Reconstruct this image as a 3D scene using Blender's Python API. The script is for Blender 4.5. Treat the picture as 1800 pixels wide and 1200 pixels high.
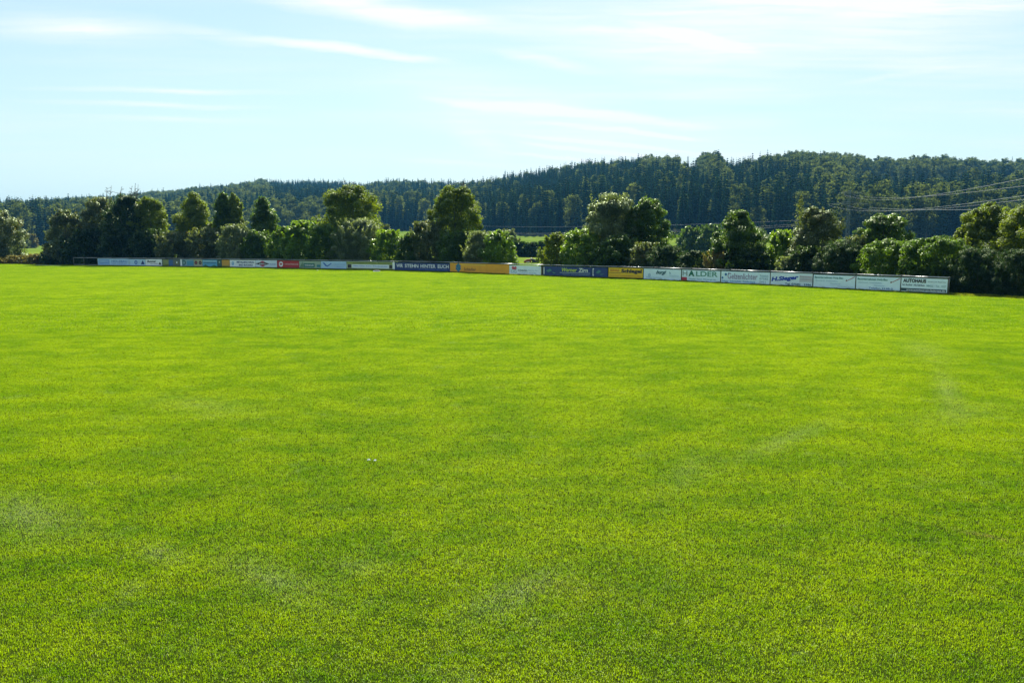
import bpy, math, numpy as np
from mathutils import Vector, Matrix
R = math.radians
for o in list(bpy.data.objects): bpy.data.objects.remove(o)
scene = bpy.context.scene
COL = scene.collection

# ------------------------------------------------------------ camera
CAM_H = 3.4
F = 1400.0                       # focal length in photo pixels (1800 wide)
PITCH = math.atan(177.0/1400.0)  # horizon at photo row 423
cd = bpy.data.cameras.new('camera'); cam = bpy.data.objects.new('camera', cd); COL.objects.link(cam)
cd.sensor_width = 36; cd.lens = 28; cd.clip_start = 0.1; cd.clip_end = 12000
cam.location = (0, 0, CAM_H); cam.rotation_euler = (R(90)-PITCH, 0, 0)
scene.camera = cam

# ------------------------------------------------------------ light
SUN_AZ = R(1.5); SUN_EL = R(46)
sd = bpy.data.lights.new('sun', 'SUN'); sun = bpy.data.objects.new('sun', sd); COL.objects.link(sun)
sd.energy = 5.0; sd.angle = R(0.5); sd.color = (1.0, 0.95, 0.84)
dsun = Vector((math.sin(SUN_AZ)*math.cos(SUN_EL), math.cos(SUN_AZ)*math.cos(SUN_EL), math.sin(SUN_EL)))
sun.rotation_euler = dsun.to_track_quat('Z', 'Y').to_euler()
SKY_STRENGTH = 0.060
EXPOSURE = 1.05
HAZE = 0.00012

class NT:
    def __init__(s, tree):
        s.t = tree; tree.nodes.clear()
    def n(s, typ, ins=None, **kw):
        nd = s.t.nodes.new(typ)
        for k, v in kw.items(): setattr(nd, k, v)
        for k, v in (ins or {}).items():
            if isinstance(v, bpy.types.NodeSocket): s.t.links.new(v, nd.inputs[k])
            else: nd.inputs[k].default_value = v
        return nd
    def link(s, a, b): s.t.links.new(a, b)
    def math(s, op, a, b=0.0, c=None, clamp=False):
        ins = {0: a, 1: b}
        if c is not None: ins[2] = c
        return s.n('ShaderNodeMath', ins, operation=op, use_clamp=clamp).outputs[0]
    def mix(s, fac, a, b, mode='MIX'):
        nd = s.n('ShaderNodeMix', data_type='RGBA', blend_type=mode)
        for i, v in ((0, fac), (6, a), (7, b)):
            if isinstance(v, bpy.types.NodeSocket): s.t.links.new(v, nd.inputs[i])
            else: nd.inputs[i].default_value = v if i == 0 else (tuple(v)+(1,))[:4]
        return nd.outputs[2]
    def ramp(s, fac, lo, hi):
        return s.n('ShaderNodeMapRange', {0: fac, 1: lo, 2: hi, 3: 0.0, 4: 1.0}, interpolation_type='SMOOTHSTEP').outputs[0]
    def noise(s, vec, scale, detail=3, rough=0.55):
        return s.n('ShaderNodeTexNoise', {'Vector': vec, 'Scale': scale, 'Detail': detail, 'Roughness': rough}).outputs[0]

W = bpy.data.worlds.new('World'); scene.world = W; W.use_nodes = True
w = NT(W.node_tree)
sky = w.n('ShaderNodeTexSky', sky_type='NISHITA', sun_disc=False)
sky.sun_elevation = SUN_EL; sky.sun_rotation = SUN_AZ
sky.air_density = 1.2; sky.dust_density = 0.5; sky.ozone_density = 1.2
tc = w.n('ShaderNodeTexCoord')
sx = w.n('ShaderNodeSeparateXYZ', {0: tc.outputs['Generated']})
ysafe = w.math('MAXIMUM', sx.outputs[1], 0.05)
U = w.math('DIVIDE', sx.outputs[0], ysafe); V = w.math('DIVIDE', sx.outputs[2], ysafe)
uv = w.n('ShaderNodeCombineXYZ', {0: U, 1: V, 2: 0.0}).outputs[0]
# slight waviness so that the cirrus streaks have torn edges
nz = w.n('ShaderNodeTexNoise', {'Vector': uv, 'Scale': 9.0, 'Detail': 5.0, 'Roughness': 0.6})
off = w.n('ShaderNodeVectorMath', {0: nz.outputs[1], 1: (0.5, 0.5, 0.5)}, operation='SUBTRACT').outputs[0]
off = w.n('ShaderNodeVectorMath', {0: off, 1: (0.07, 0.009, 0.0)}, operation='MULTIPLY').outputs[0]
uvw = w.n('ShaderNodeVectorMath', {0: uv, 1: off}, operation='ADD').outputs[0]
def sky_uv(x, y):
    a = math.atan((600-y)/1400.0)-PITCH
    c = Vector((x-900, 600-y, -1400)); c.rotate(Matrix.Rotation(R(90)-PITCH, 3, 'X'))
    return c.x/c.y, c.z/c.y
streaks = [ # x0,y0,x1,y1 (photo pixels of the cloud's ends), half width, strength
 (430,-12,900,48,24,1.0),(560,4,820,30,12,.5),(420,62,790,110,10,1.1),(300,50,500,78,14,.4),(-60,36,360,60,30,.6),
 (40,154,560,166,6,.5),(20,176,520,193,6,.45),(90,204,500,214,6,.35),(1110,40,1330,92,12,1.0),(870,92,1060,128,12,.5),
 (820,176,1260,226,11,1.1),(930,212,1260,250,5,1.1),(880,236,1240,270,4.5,1.1),(900,250,1180,282,4,1.0),(860,266,1100,290,4,.9),
 (730,172,900,196,8,.55),(690,280,880,292,6,.4),(1470,150,1700,112,6,.3),(780,200,900,290,26,.3),
 (850,10,1900,60,90,.45),(900,90,1500,130,60,.4),(640,150,1150,230,70,.35),(1100,0,1900,10,30,.5),(700,330,1400,250,80,.3)]
acc = None
for (x0, y0, x1, y1, hw, st) in streaks:
    a = sky_uv(x0, y0); b = sky_uv(x1, y1)
    ang = math.atan2(b[1]-a[1], b[0]-a[0]); L = math.hypot(b[0]-a[0], b[1]-a[1])/2*1.15
    mp = w.n('ShaderNodeMapping', {0: uvw, 'Location': ((a[0]+b[0])/2, (a[1]+b[1])/2, 0), 'Rotation': (0, 0, ang),
                                   'Scale': (L, hw/1411.0*1.15, 1)}, vector_type='TEXTURE')
    g = w.n('ShaderNodeTexGradient', {0: mp.outputs[0]}, gradient_type='SPHERICAL')
    v = w.math('MULTIPLY', w.math('POWER', g.outputs[1], 1.15), st*1.6)
    acc = v if acc is None else w.math('ADD', acc, v)
wsp = w.n('ShaderNodeMapping', {0: uvw, 'Rotation': (0, 0, R(5)), 'Scale': (2.2, 30, 1)})
fib = w.n('ShaderNodeMapping', {0: uvw, 'Rotation': (0, 0, R(6)), 'Scale': (6, 150, 1)})
fb = w.ramp(w.noise(fib.outputs[0], 1.0, 5, 0.65), 0.28, 0.72)
wn = w.ramp(w.noise(wsp.outputs[0], 2.0, 6, 0.6), 0.25, 0.8)
cl = w.math('MULTIPLY', acc, w.math('ADD', w.math('MULTIPLY', w.math('ADD', wn, 0.3), 0.8), w.math('MULTIPLY', fb, 0.45)))
veil = w.ramp(w.noise(wsp.outputs[0], 0.9, 4, 0.5), 0.35, 0.8)
cl = w.math('ADD', cl, w.math('MULTIPLY', w.math('MULTIPLY', veil, w.math('ADD', fb, 0.7)), w.math('MULTIPLY_ADD', w.ramp(U, -0.3, 0.2), 0.26, 0.20)), clamp=True)
cl = w.math('MULTIPLY', cl, w.ramp(sx.outputs[2], -0.02, 0.06))
tint = w.mix(1.0, sky.outputs[0], (1.03, 1.11, 1.03), 'MULTIPLY')
hz = w.math('POWER', w.math('SUBTRACT', 1.0, w.ramp(sx.outputs[2], 0.0, 0.45)), 1.5)
c1 = w.mix(w.math('ADD', w.math('MULTIPLY', hz, 0.35), 0.22), tint, (6.2, 7.9, 8.4))
c2 = w.mix(cl, c1, (8.6, 8.9, 9.1))
bg = w.n('ShaderNodeBackground', {0: c2, 1: SKY_STRENGTH})
wo = w.n('ShaderNodeOutputWorld', {0: bg.outputs[0]})
scene.view_settings.view_transform = 'Standard'; scene.view_settings.look = 'None'
scene.view_settings.exposure = EXPOSURE; scene.view_settings.gamma = 1
scene.render.resolution_x = 1024; scene.render.resolution_y = 682
scene.cycles.max_bounces = 8; scene.cycles.transparent_max_bounces = 8; scene.cycles.diffuse_bounces = 3
scene.cycles.transmission_bounces = 3; scene.cycles.volume_bounces = 0

# ------------------------------------------------------------ helpers
CR = Matrix.Rotation(R(90)-PITCH, 3, 'X')
def ray(x, y):
    v = CR @ Vector((x-900, 600-y, -F)); return v
def G(x, y, h=0.0):               # where the photo's pixel meets the ground
    v = ray(x, y); s = (h-CAM_H)/v.z; return Vector((v.x*s, v.y*s, h))
def at(x, y, Y):                  # the point a pixel shows if it is Y metres ahead
    v = ray(x, y); s = Y/v.y; return Vector((v.x*s, Y, CAM_H+v.z*s))
def elev(y): return np.tan(np.arctan((600-np.asarray(y, float))/F)-PITCH)
def tag(o, label=None, cat=None, group=None, kind=None):
    if label: o['label'] = label
    if cat: o['category'] = cat
    if group: o['group'] = group
    if kind: o['kind'] = kind
    return o
def empty(name, loc, rz=0, label=None, cat=None, group=None):
    o = bpy.data.objects.new(name, None); COL.objects.link(o); o.location = loc; o.rotation_euler = (0, 0, rz)
    o.empty_display_size = 0.2
    return tag(o, label, cat, group)
def link(name, me, mats, parent=None, loc=None):
    o = bpy.data.objects.new(name, me); COL.objects.link(o)
    me.name = name
    for m in (mats if isinstance(mats, (list, tuple)) else [mats]):
        if m is not None: me.materials.append(m)
    if parent: o.parent = parent
    if loc is not None: o.location = loc
    return o
def raw(verts, faces_n, idx, mat_idx=None, tint=None, smooth=False):
    """mesh from arrays: verts (N,3), per-face vertex count, flat index list"""
    me = bpy.data.meshes.new('m')
    verts = np.asarray(verts, np.float32); idx = np.asarray(idx, np.int32); faces_n = np.asarray(faces_n, np.int32)
    me.vertices.add(len(verts)); me.vertices.foreach_set('co', verts.ravel())
    me.loops.add(len(idx)); me.loops.foreach_set('vertex_index', idx)
    me.polygons.add(len(faces_n))
    st = np.concatenate([[0], np.cumsum(faces_n)[:-1]]).astype(np.int32)
    me.polygons.foreach_set('loop_start', st)
    if mat_idx is not None: me.polygons.foreach_set('material_index', np.asarray(mat_idx, np.int32))
    me.update(calc_edges=True)
    me.polygons.foreach_set('use_smooth', np.full(len(faces_n), smooth))
    if tint is not None:
        a = me.attributes.new('tint', 'FLOAT', 'FACE'); a.data.foreach_set('value', np.asarray(tint, np.float32))
    return me
class MB:
    """collects boxes, tubes and polygons into one mesh"""
    def __init__(s): s.v = []; s.f = []; s.m = []
    def add(s, vs, fs, m=0):
        k = len(s.v); s.v += [tuple(v) for v in vs]; s.f += [tuple(i+k for i in f) for f in fs]; s.m += [m]*len(fs)
    def box(s, a, b, m=0):
        (x0, y0, z0), (x1, y1, z1) = a, b
        s.add([(x0,y0,z0),(x1,y0,z0),(x1,y1,z0),(x0,y1,z0),(x0,y0,z1),(x1,y0,z1),(x1,y1,z1),(x0,y1,z1)],
              [(0,3,2,1),(4,5,6,7),(0,1,5,4),(1,2,6,5),(2,3,7,6),(3,0,4,7)], m)
    def tube(s, pts, r, n=8, m=0):
        pts = [Vector(p) for p in pts]; rr = r if isinstance(r, (list, tuple)) else [r]*len(pts)
        ring = []; up = Vector((0.13, 0.21, 1)).normalized()
        for i, p in enumerate(pts):
            d = (pts[min(i+1, len(pts)-1)]-pts[max(i-1, 0)]).normalized()
            u = d.cross(up)
            if u.length < 0.05: u = d.cross(Vector((1, 0, 0)))
            u.normalize(); v = d.cross(u)
            ring.append([p+(u*math.cos(2*math.pi*k/n)+v*math.sin(2*math.pi*k/n))*rr[i] for k in range(n)])
        vs = [q for rg in ring for q in rg]; fs = []
        for i in range(len(pts)-1):
            for k in range(n):
                a = i*n+k; b = i*n+(k+1) % n; fs.append((a, b, b+n, a+n))
        fs.append(tuple(range(n))[::-1]); fs.append(tuple((len(pts)-1)*n+k for k in range(n)))
        s.add(vs, fs, m)
    def build(s, name, mats, parent=None, loc=None, smooth=False):
        me = bpy.data.meshes.new(name); me.from_pydata(s.v, [], s.f); me.update()
        me.polygons.foreach_set('material_index', s.m)
        me.polygons.foreach_set('use_smooth', [smooth]*len(s.f))
        return link(name, me, mats, parent, loc)

# ------------------------------------------------------------ materials
def newmat(name):
    m = bpy.data.materials.new(name); m.use_nodes = True; return m, NT(m.node_tree)
def flat(name, col, rough=0.5, metal=0.0, var=0.12, scale=3.0):
    m, t = newmat(name)
    p = t.n('ShaderNodeNewGeometry').outputs[0]
    n_ = t.noise(p, scale, 4)
    c = t.mix(t.math('MULTIPLY', t.ramp(n_, 0.3, 0.75), var*3), col, tuple(x*0.6 for x in col))
    b = t.n('ShaderNodeBsdfPrincipled', {'Base Color': c, 'Roughness': rough, 'Metallic': metal})
    t.n('ShaderNodeOutputMaterial', {0: b.outputs[0]})
    return m
_pc = {}
def paint(col):
    k = tuple(round(c, 3) for c in col)
    if k not in _pc: _pc[k] = flat('board_print', col, 0.5, 0, 0.08, 1.6)
    return _pc[k]
def leafmat(name, a, b, trans=0.45, gloss=0.10, rough=0.35, tscale=0.6, dry=None, refl=0.8, tmul=(3.3, 3.2, 0.75)):
    """a..b: darker and lighter leaf colours, chosen per leaf and by soft clumps"""
    m, t = newmat(name)
    at_ = t.n('ShaderNodeAttribute', attribute_name='tint').outputs['Fac']
    p = t.n('ShaderNodeNewGeometry').outputs[0]
    nz_ = t.ramp(t.noise(p, tscale, 3), 0.3, 0.7)
    f = t.math('ADD', t.math('MULTIPLY', at_, 0.6), t.math('MULTIPLY', nz_, 0.4), clamp=True)
    c = t.mix(f, a, b)
    if dry: c = t.mix(t.math('MULTIPLY', t.ramp(at_, 0.85, 0.97), 0.8), c, dry)
    d = t.n('ShaderNodeBsdfDiffuse', {0: t.mix(1.0, c, (refl, refl, refl), 'MULTIPLY')})
    tcol = t.mix(1.0, c, tmul, 'MULTIPLY')
    tr = t.n('ShaderNodeBsdfTranslucent', {0: tcol})
    s1 = t.n('ShaderNodeMixShader', {0: trans, 1: d.outputs[0], 2: tr.outputs[0]})
    gl = t.n('ShaderNodeBsdfGlossy', {0: (0.75, 0.85, 0.6, 1), 'Roughness': rough+0.08})
    fr = t.n('ShaderNodeFresnel', {0: 1.3})
    s2 = t.n('ShaderNodeMixShader', {0: t.math('MULTIPLY', fr.outputs[0], gloss*2.0), 1: s1.outputs[0], 2: gl.outputs[0]})
    t.n('ShaderNodeOutputMaterial', {0: s2.outputs[0]})
    return m
L = {
 'dark':   leafmat('leaf_dark_green', (0.008,0.022,0.008), (0.032,0.060,0.012), 0.40, 0.04),
 'mid':    leafmat('leaf_mid_green', (0.018,0.044,0.009), (0.068,0.115,0.016), 0.48, 0.05),
 'yellow': leafmat('leaf_yellow_green', (0.034,0.060,0.006), (0.125,0.160,0.012), 0.52, 0.04, 0.5),
 'bright': leafmat('leaf_bright_green', (0.034,0.080,0.006), (0.135,0.205,0.018), 0.52, 0.06),
 'silver': leafmat('leaf_silver_green', (0.045,0.070,0.040), (0.17,0.21,0.14), 0.35, 0.055, 0.4),
 'grey':   leafmat('leaf_grey_green', (0.030,0.048,0.022), (0.10,0.125,0.06), 0.35, 0.07, 0.45, dry=(0.14,0.11,0.06)),
 'laurel': leafmat('leaf_laurel', (0.024,0.060,0.008), (0.100,0.165,0.022), 0.44, 0.03, 0.36),
 'needle': leafmat('leaf_needle', (0.012,0.032,0.013), (0.030,0.058,0.020), 0.25, 0.04, 0.5),
 'brown':  leafmat('leaf_brownish', (0.050,0.050,0.022), (0.14,0.12,0.055), 0.35, 0.05, 0.5, dry=(0.2,0.11,0.06)),
}
FAR_SPRUCE = leafmat('leaf_far_spruce', (0.007,0.024,0.014), (0.034,0.066,0.034), 0.20, 0.0, 0.6, 0.02, refl=.6, tmul=(2.4, 2.8, 1.4))
FAR_BROAD = leafmat('leaf_far_broadleaf', (0.020,0.038,0.016), (0.145,0.168,0.058), 0.36, 0.0, 0.6, 0.012, refl=.62, tmul=(2.7, 2.8, 1.3))
BARK = flat('bark', (0.10,0.085,0.065), 0.9, 0, 0.2, 6)
TWIG = flat('dead_twig', (0.09,0.075,0.08), 0.9, 0, 0.1, 6)
STEEL = flat('galvanised_steel', (0.42,0.43,0.44), 0.35, 0.75, 0.1, 4)
POSTM = flat('post_steel', (0.16,0.17,0.16), 0.55, 0.5, 0.2, 4)
CABLE = flat('aluminium_cable', (0.30,0.32,0.36), 0.7, 0.1, 0.03, 1)
OLDCABLE = flat('weathered_cable', (0.20,0.22,0.25), 0.7, 0.1, 0.03, 1)
PYLON = flat('pylon_steel', (0.11,0.14,0.13), 0.6, 0.3, 0.1, 2)
WOOD = flat('pole_wood', (0.16,0.12,0.09), 0.9, 0, 0.2, 3)

def seg_mask(t, P, x0, y0, x1, y1, wid, soft=1.0):
    """soft worn patch on the pitch between two photo pixels, wid in metres"""
    a = G(x0, y0); b = G(x1, y1)
    mp = t.n('ShaderNodeMapping', {0: P, 'Location': ((a.x+b.x)/2, (a.y+b.y)/2, 0), 'Rotation': (0, 0, math.atan2(b.y-a.y, b.x-a.x)),
             'Scale': (max((b-a).length/2*1.3, 0.3), wid, 50)}, vector_type='TEXTURE')
    return t.n('ShaderNodeTexGradient', {0: mp.outputs[0]}, gradient_type='QUADRATIC_SPHERE').outputs[1]
def grass_colour(t, blade=True):
    P = t.n('ShaderNodeNewGeometry').outputs[0]
    n1 = t.ramp(t.noise(P, 0.16, 4, 0.6), 0.36, 0.64)
    Pm = t.n('ShaderNodeMapping', {0: P, 'Rotation': (0, 0, R(-6)), 'Scale': (0.75, 1.1, 1)}).outputs[0]
    n2 = t.ramp(t.noise(Pm, 0.9, 5, 0.66), 0.36, 0.64)
    n3 = t.ramp(t.noise(P, 5.0, 4, 0.7), 0.35, 0.7)
    n4 = t.ramp(t.noise(P, 0.045, 3, 0.6), 0.35, 0.65)
    k = t.math('ADD', t.math('ADD', t.math('MULTIPLY', n1, 0.20), t.math('MULTIPLY', n2, 0.42)),
               t.math('ADD', t.math('MULTIPLY', n3, 0.28), t.math('MULTIPLY', n4, 0.10)))
    k = t.math('MULTIPLY_ADD', t.math('SUBTRACT', k, 0.5), 1.25, 0.56, clamp=True)
    c = t.mix(k, (0.140, 0.295, 0.001), (0.385, 0.510, 0.003))
    pale = t.math('MULTIPLY', t.ramp(t.noise(P, 1.15, 5, 0.7), 0.56, 0.76), 0.45)
    for (x0, y0, x1, y1, wd, st) in [(-40,860,150,960,.8,.9),(240,950,330,1000,.35,.7),(360,960,620,1090,.55,.6),(560,985,700,1010,.45,.5),
                                  (780,1110,1010,990,.45,.8),(1250,830,1480,730,.5,.6),(1600,590,1660,650,1.2,.45),(1650,640,1690,760,.5,.7),(250,690,480,740,1.3,.35),
                                  (1560,760,1800,700,1.0,.3),(1150,890,1250,780,.5,.4)]:
        pale = t.math('ADD', pale, t.math('MULTIPLY', seg_mask(t, P, x0, y0, x1, y1, wd), st))
    pale = t.math('MULTIPLY', pale, t.math('ADD', t.ramp(t.noise(P, 6.0, 6, 0.8), 0.38, 0.54), 0.3), clamp=True)
    pale = t.math('MULTIPLY', pale, t.math('ADD', t.ramp(t.noise(P, 30.0, 2, 0.6), 0.4, 0.6), 0.5), clamp=True)
    c = t.mix(t.math('MULTIPLY', pale, 0.80), c, (0.36, 0.45, 0.24))
    dry = t.math('ADD', seg_mask(t, P, 1640, 925, 1830, 962, 0.16), t.math('MULTIPLY', t.ramp(t.noise(P, 2.1, 4, 0.7), 0.66, 0.76), 0.35))
    dry = t.math('ADD', dry, t.math('MULTIPLY', seg_mask(t, P, 860, 1010, 1180, 1060, 0.5), 0.35))
    dry = t.math('MULTIPLY', dry, t.math('ADD', t.ramp(t.noise(P, 12.0, 3, 0.6), 0.4, 0.6), 0.3), clamp=True)
    c = t.mix(t.math('MULTIPLY', dry, 0.85), c, (0.33, 0.30, 0.12))
    rust = t.math('MULTIPLY', t.ramp(t.noise(P, 1.7, 5, 0.75), 0.56, 0.72), 0.22)
    c = t.mix(rust, c, (0.34, 0.30, 0.02))
    if blade:
        at_ = t.n('ShaderNodeAttribute', attribute_name='tint').outputs['Fac']
        c = t.mix(1.0, c, t.mix(at_, (0.60, 0.64, 0.60), (1.28, 1.24, 1.28)), 'MULTIPLY')
        c = t.mix(t.math('MULTIPLY', t.ramp(at_, 0.955, 0.965), 0.75), c, (0.40, 0.45, 0.28))  # a few pale straw blades; their specks also paint glints into the colour
    return c
GRASS, t = newmat('lawn_blade')
c = grass_colour(t)
d = t.n('ShaderNodeBsdfDiffuse', {0: c})
tr = t.n('ShaderNodeBsdfTranslucent', {0: t.mix(1.0, c, (1.35, 1.35, 0.3), 'MULTIPLY')})
s1 = t.n('ShaderNodeMixShader', {0: 0.45, 1: d.outputs[0], 2: tr.outputs[0]})
gl = t.n('ShaderNodeBsdfGlossy', {0: (0.9, 0.95, 0.85, 1), 'Roughness': 0.4})
s2 = t.n('ShaderNodeMixShader', {0: 0.013, 1: s1.outputs[0], 2: gl.outputs[0]})
t.n('ShaderNodeOutputMaterial', {0: s2.outputs[0]})
LAWN, t = newmat('lawn_ground')
c = t.mix(0.93, grass_colour(t, False), (0.012, 0.018, 0.006))
P = t.n('ShaderNodeNewGeometry').outputs[0]
bp = t.n('ShaderNodeBump', {'Strength': 0.8, 'Distance': 0.03, 'Height': t.noise(P, 40, 3)})
b = t.n('ShaderNodeBsdfDiffuse', {0: c, 'Normal': bp.outputs[0]})
t.n('ShaderNodeOutputMaterial', {0: b.outputs[0]})
GROUND, t = newmat('meadow_and_forest_floor')
P = t.n('ShaderNodeNewGeometry').outputs[0]
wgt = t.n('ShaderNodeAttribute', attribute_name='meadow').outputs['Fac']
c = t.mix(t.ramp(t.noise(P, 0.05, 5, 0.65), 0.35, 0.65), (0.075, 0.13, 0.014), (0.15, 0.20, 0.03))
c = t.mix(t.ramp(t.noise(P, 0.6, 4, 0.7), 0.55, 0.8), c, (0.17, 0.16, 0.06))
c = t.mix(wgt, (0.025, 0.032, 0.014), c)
b = t.n('ShaderNodeBsdfDiffuse', {0: c})
t.n('ShaderNodeOutputMaterial', {0: b.outputs[0]})

# ------------------------------------------------------------ ground and hills, one sheet to beyond the ridge
TX = 1411.0
ppx = lambda pairs: (np.array([p[0] for p in pairs], float), np.array([p[1] for p in pairs], float))
SKYL = ppx([(-600,372),(-200,368),(0,363),(50,358),(100,353),(150,350),(200,350),(250,344),(300,339),(350,333),(400,327),(440,321),(465,318),(482,321),(520,322),(560,321),(600,324),(640,327),(680,321),(705,319),(740,322),(780,323),(820,323),(860,319),(900,311),(950,303),(1000,294),(1050,286),(1100,280),(1150,276),(1200,272),(1258,271),(1268,287),(1296,289),(1312,283),(1345,275),(1400,269),(1440,270),(1500,277),(1560,280),(1600,277),(1650,278),(1700,281),(1750,284),(1800,283),(2000,290),(2400,300)])
RDG = ppx([(-600,1500),(300,1500),(465,1420),(600,1330),(760,1180),(840,1080),(1000,930),(1200,850),(1800,830),(2400,830)])
FOOT = ppx([(-600,400),(0,410),(300,480),(600,560),(750,560),(880,460),(1000,420),(1200,380),(1500,350),(2400,340)])
FOOTY = ppx([(-600,436),(0,434),(300,425),(600,408),(750,405),(860,411),(950,416),(1200,418),(2400,421)])
def terrain(X, Y):
    X = np.asarray(X, float); Y = np.maximum(np.asarray(Y, float), 1.0)
    px = 900+TX*np.clip(X/Y, -1.2, 1.2)
    rd = np.interp(px, *RDG); ft = np.interp(px, *FOOT)
    hr = CAM_H+elev(np.interp(px, *SKYL))*rd-20.5
    hf = np.maximum(CAM_H+elev(np.interp(px, *FOOTY))*ft, 0.05)
    s = np.clip((Y-ft)/(rd-ft), 0, 1)
    up = hf+(hr-hf)*(1-(1-s)**1.12)
    up += 3.5*np.sin(X*0.021+1)*np.sin(Y*0.017)*np.sin(np.pi*s)
    m = np.clip((Y-175)/(ft-175), 0, 1)
    low = hf*m**2.2
    h = np.where(Y < ft, low, up)
    back = np.clip((Y-rd)/900.0, 0, 1)
    return h*(1-back*back*(3-2*back)*0.7)
def clearing(X, Y):
    X = np.asarray(X, float); Y = np.maximum(np.asarray(Y, float), 1.0)
    px = 900+TX*X/Y; Z = terrain(X, Y)
    py = 600-F*np.tan(np.arctan((Z-CAM_H)/Y)+PITCH)
    a = (np.abs(px-1240-(py-335)*1.5) < 24) & (py > 300) & (py < 348)
    b_ = (px > 1485) & (px < 2100) & (py > 331-(px-1485)*0.02) & (py < 366-(px-1485)*0.02)
    return a | b_
tv = np.concatenate([np.linspace(-3, -0.85, 12, endpoint=False), np.linspace(-0.85, 0.85, 260), np.linspace(0.85, 3, 12)[1:]])
yr = np.concatenate([[-60, 0.5, 10, 40, 80, 120, 150], np.geomspace(175, 420, 26), np.geomspace(430, 1600, 100), np.linspace(1700, 6000, 14)])
YY, TT = np.meshgrid(yr, tv, indexing='ij'); XX = TT*np.maximum(YY, 60)
ZZ = terrain(XX, YY)
nr, nc = YY.shape
vi = np.arange(nr*nc).reshape(nr, nc)
q = np.stack([vi[:-1, :-1], vi[:-1, 1:], vi[1:, 1:], vi[1:, :-1]], -1).reshape(-1, 4)
me = raw(np.stack([XX, YY, ZZ], -1).reshape(-1, 3), np.full(len(q), 4), q.ravel(), smooth=True)
mw = np.where((YY < np.interp(900+TX*TT, *FOOT)-2) | clearing(XX, np.maximum(YY, 1)), 1.0, 0.0).astype(np.float32)
a_ = me.attributes.new('meadow', 'FLOAT', 'POINT'); a_.data.foreach_set('value', mw.ravel())
tag(link('ground', me, GROUND), kind='structure')

# ------------------------------------------------------------ the fence line (post feet read off the photo)
FB = ppx([(-400,462.5),(0,464.5),(130,467),(300,468.8),(500,472),(757,477.3),(955,485.5),(1131,491.5),(1353,502),(1504,510),(1667,518.5),(1800,525),(2200,548)])
def fy(x): return float(np.interp(x, *FB))
def fence_pt(x): return G(x, fy(x))
POSTS = [130,148,172,199,228,260,292,325,358,391,424,461,499,538,578,620,664,709,757,807,860,912,968,1027,1086,1149,1215,1283,1353,1427,1504,1583,1667]

# the pitch: one mown sheet up to just past the fence
bx = [-400, -150, 0, 130, 300, 500, 757, 955, 1131, 1353, 1504, 1667, 1800, 2000, 2200]
bpts = [fence_pt(x) for x in bx]
poly = [(p.x*1.012, p.y*1.012, 0.004) for p in bpts] + [(bpts[-1].x+6, 4, 0.004), (30, -25, 0.004), (-60, -25, 0.004), (bpts[0].x-10, 40, 0.004)]
mb = MB(); mb.add(poly, [tuple(range(len(poly)))[::-1]])
tag(mb.build('playing_field', LAWN), kind='structure')

def scatter(name, pts, scl, rot, idx, protos, label=None):
    pts = np.asarray(pts, np.float32); n = len(pts)
    me = bpy.data.meshes.new(name); me.vertices.add(n); me.vertices.foreach_set('co', pts.ravel())
    for nm, ty, key, arr in (('scl', 'FLOAT_VECTOR', 'vector', scl), ('rot', 'FLOAT', 'value', rot), ('idx', 'INT', 'value', idx)):
        a = me.attributes.new(nm, ty, 'POINT'); a.data.foreach_set(key, np.asarray(arr, np.int32 if ty == 'INT' else np.float32).ravel())
    o = bpy.data.objects.new(name, me); COL.objects.link(o)
    ng = bpy.data.node_groups.new(name, 'GeometryNodeTree')
    ng.interface.new_socket('Geometry', in_out='INPUT', socket_type='NodeSocketGeometry')
    ng.interface.new_socket('Geometry', in_out='OUTPUT', socket_type='NodeSocketGeometry')
    gi = ng.nodes.new('NodeGroupInput'); go = ng.nodes.new('NodeGroupOutput')
    ci = ng.nodes.new('GeometryNodeCollectionInfo'); ci.inputs['Collection'].default_value = protos
    ci.inputs['Separate Children'].default_value = True; ci.inputs['Reset Children'].default_value = True
    iop = ng.nodes.new('GeometryNodeInstanceOnPoints'); iop.inputs['Pick Instance'].default_value = True
    def na(nm, ty):
        nd = ng.nodes.new('GeometryNodeInputNamedAttribute'); nd.data_type = ty; nd.inputs[0].default_value = nm; return nd.outputs['Attribute']
    cx = ng.nodes.new('ShaderNodeCombineXYZ'); ng.links.new(na('rot', 'FLOAT'), cx.inputs[2])
    er = ng.nodes.new('FunctionNodeEulerToRotation'); ng.links.new(cx.outputs[0], er.inputs[0])
    ng.links.new(gi.outputs[0], iop.inputs['Points']); ng.links.new(ci.outputs[0], iop.inputs['Instance'])
    ng.links.new(na('idx', 'INT'), iop.inputs['Instance Index']); ng.links.new(er.outputs[0], iop.inputs['Rotation'])
    ng.links.new(na('scl', 'FLOAT_VECTOR'), iop.inputs['Scale']); ng.links.new(iop.outputs[0], go.inputs[0])
    md = o.modifiers.new('scatter', 'NODES'); md.node_group = ng
    return o

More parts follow.
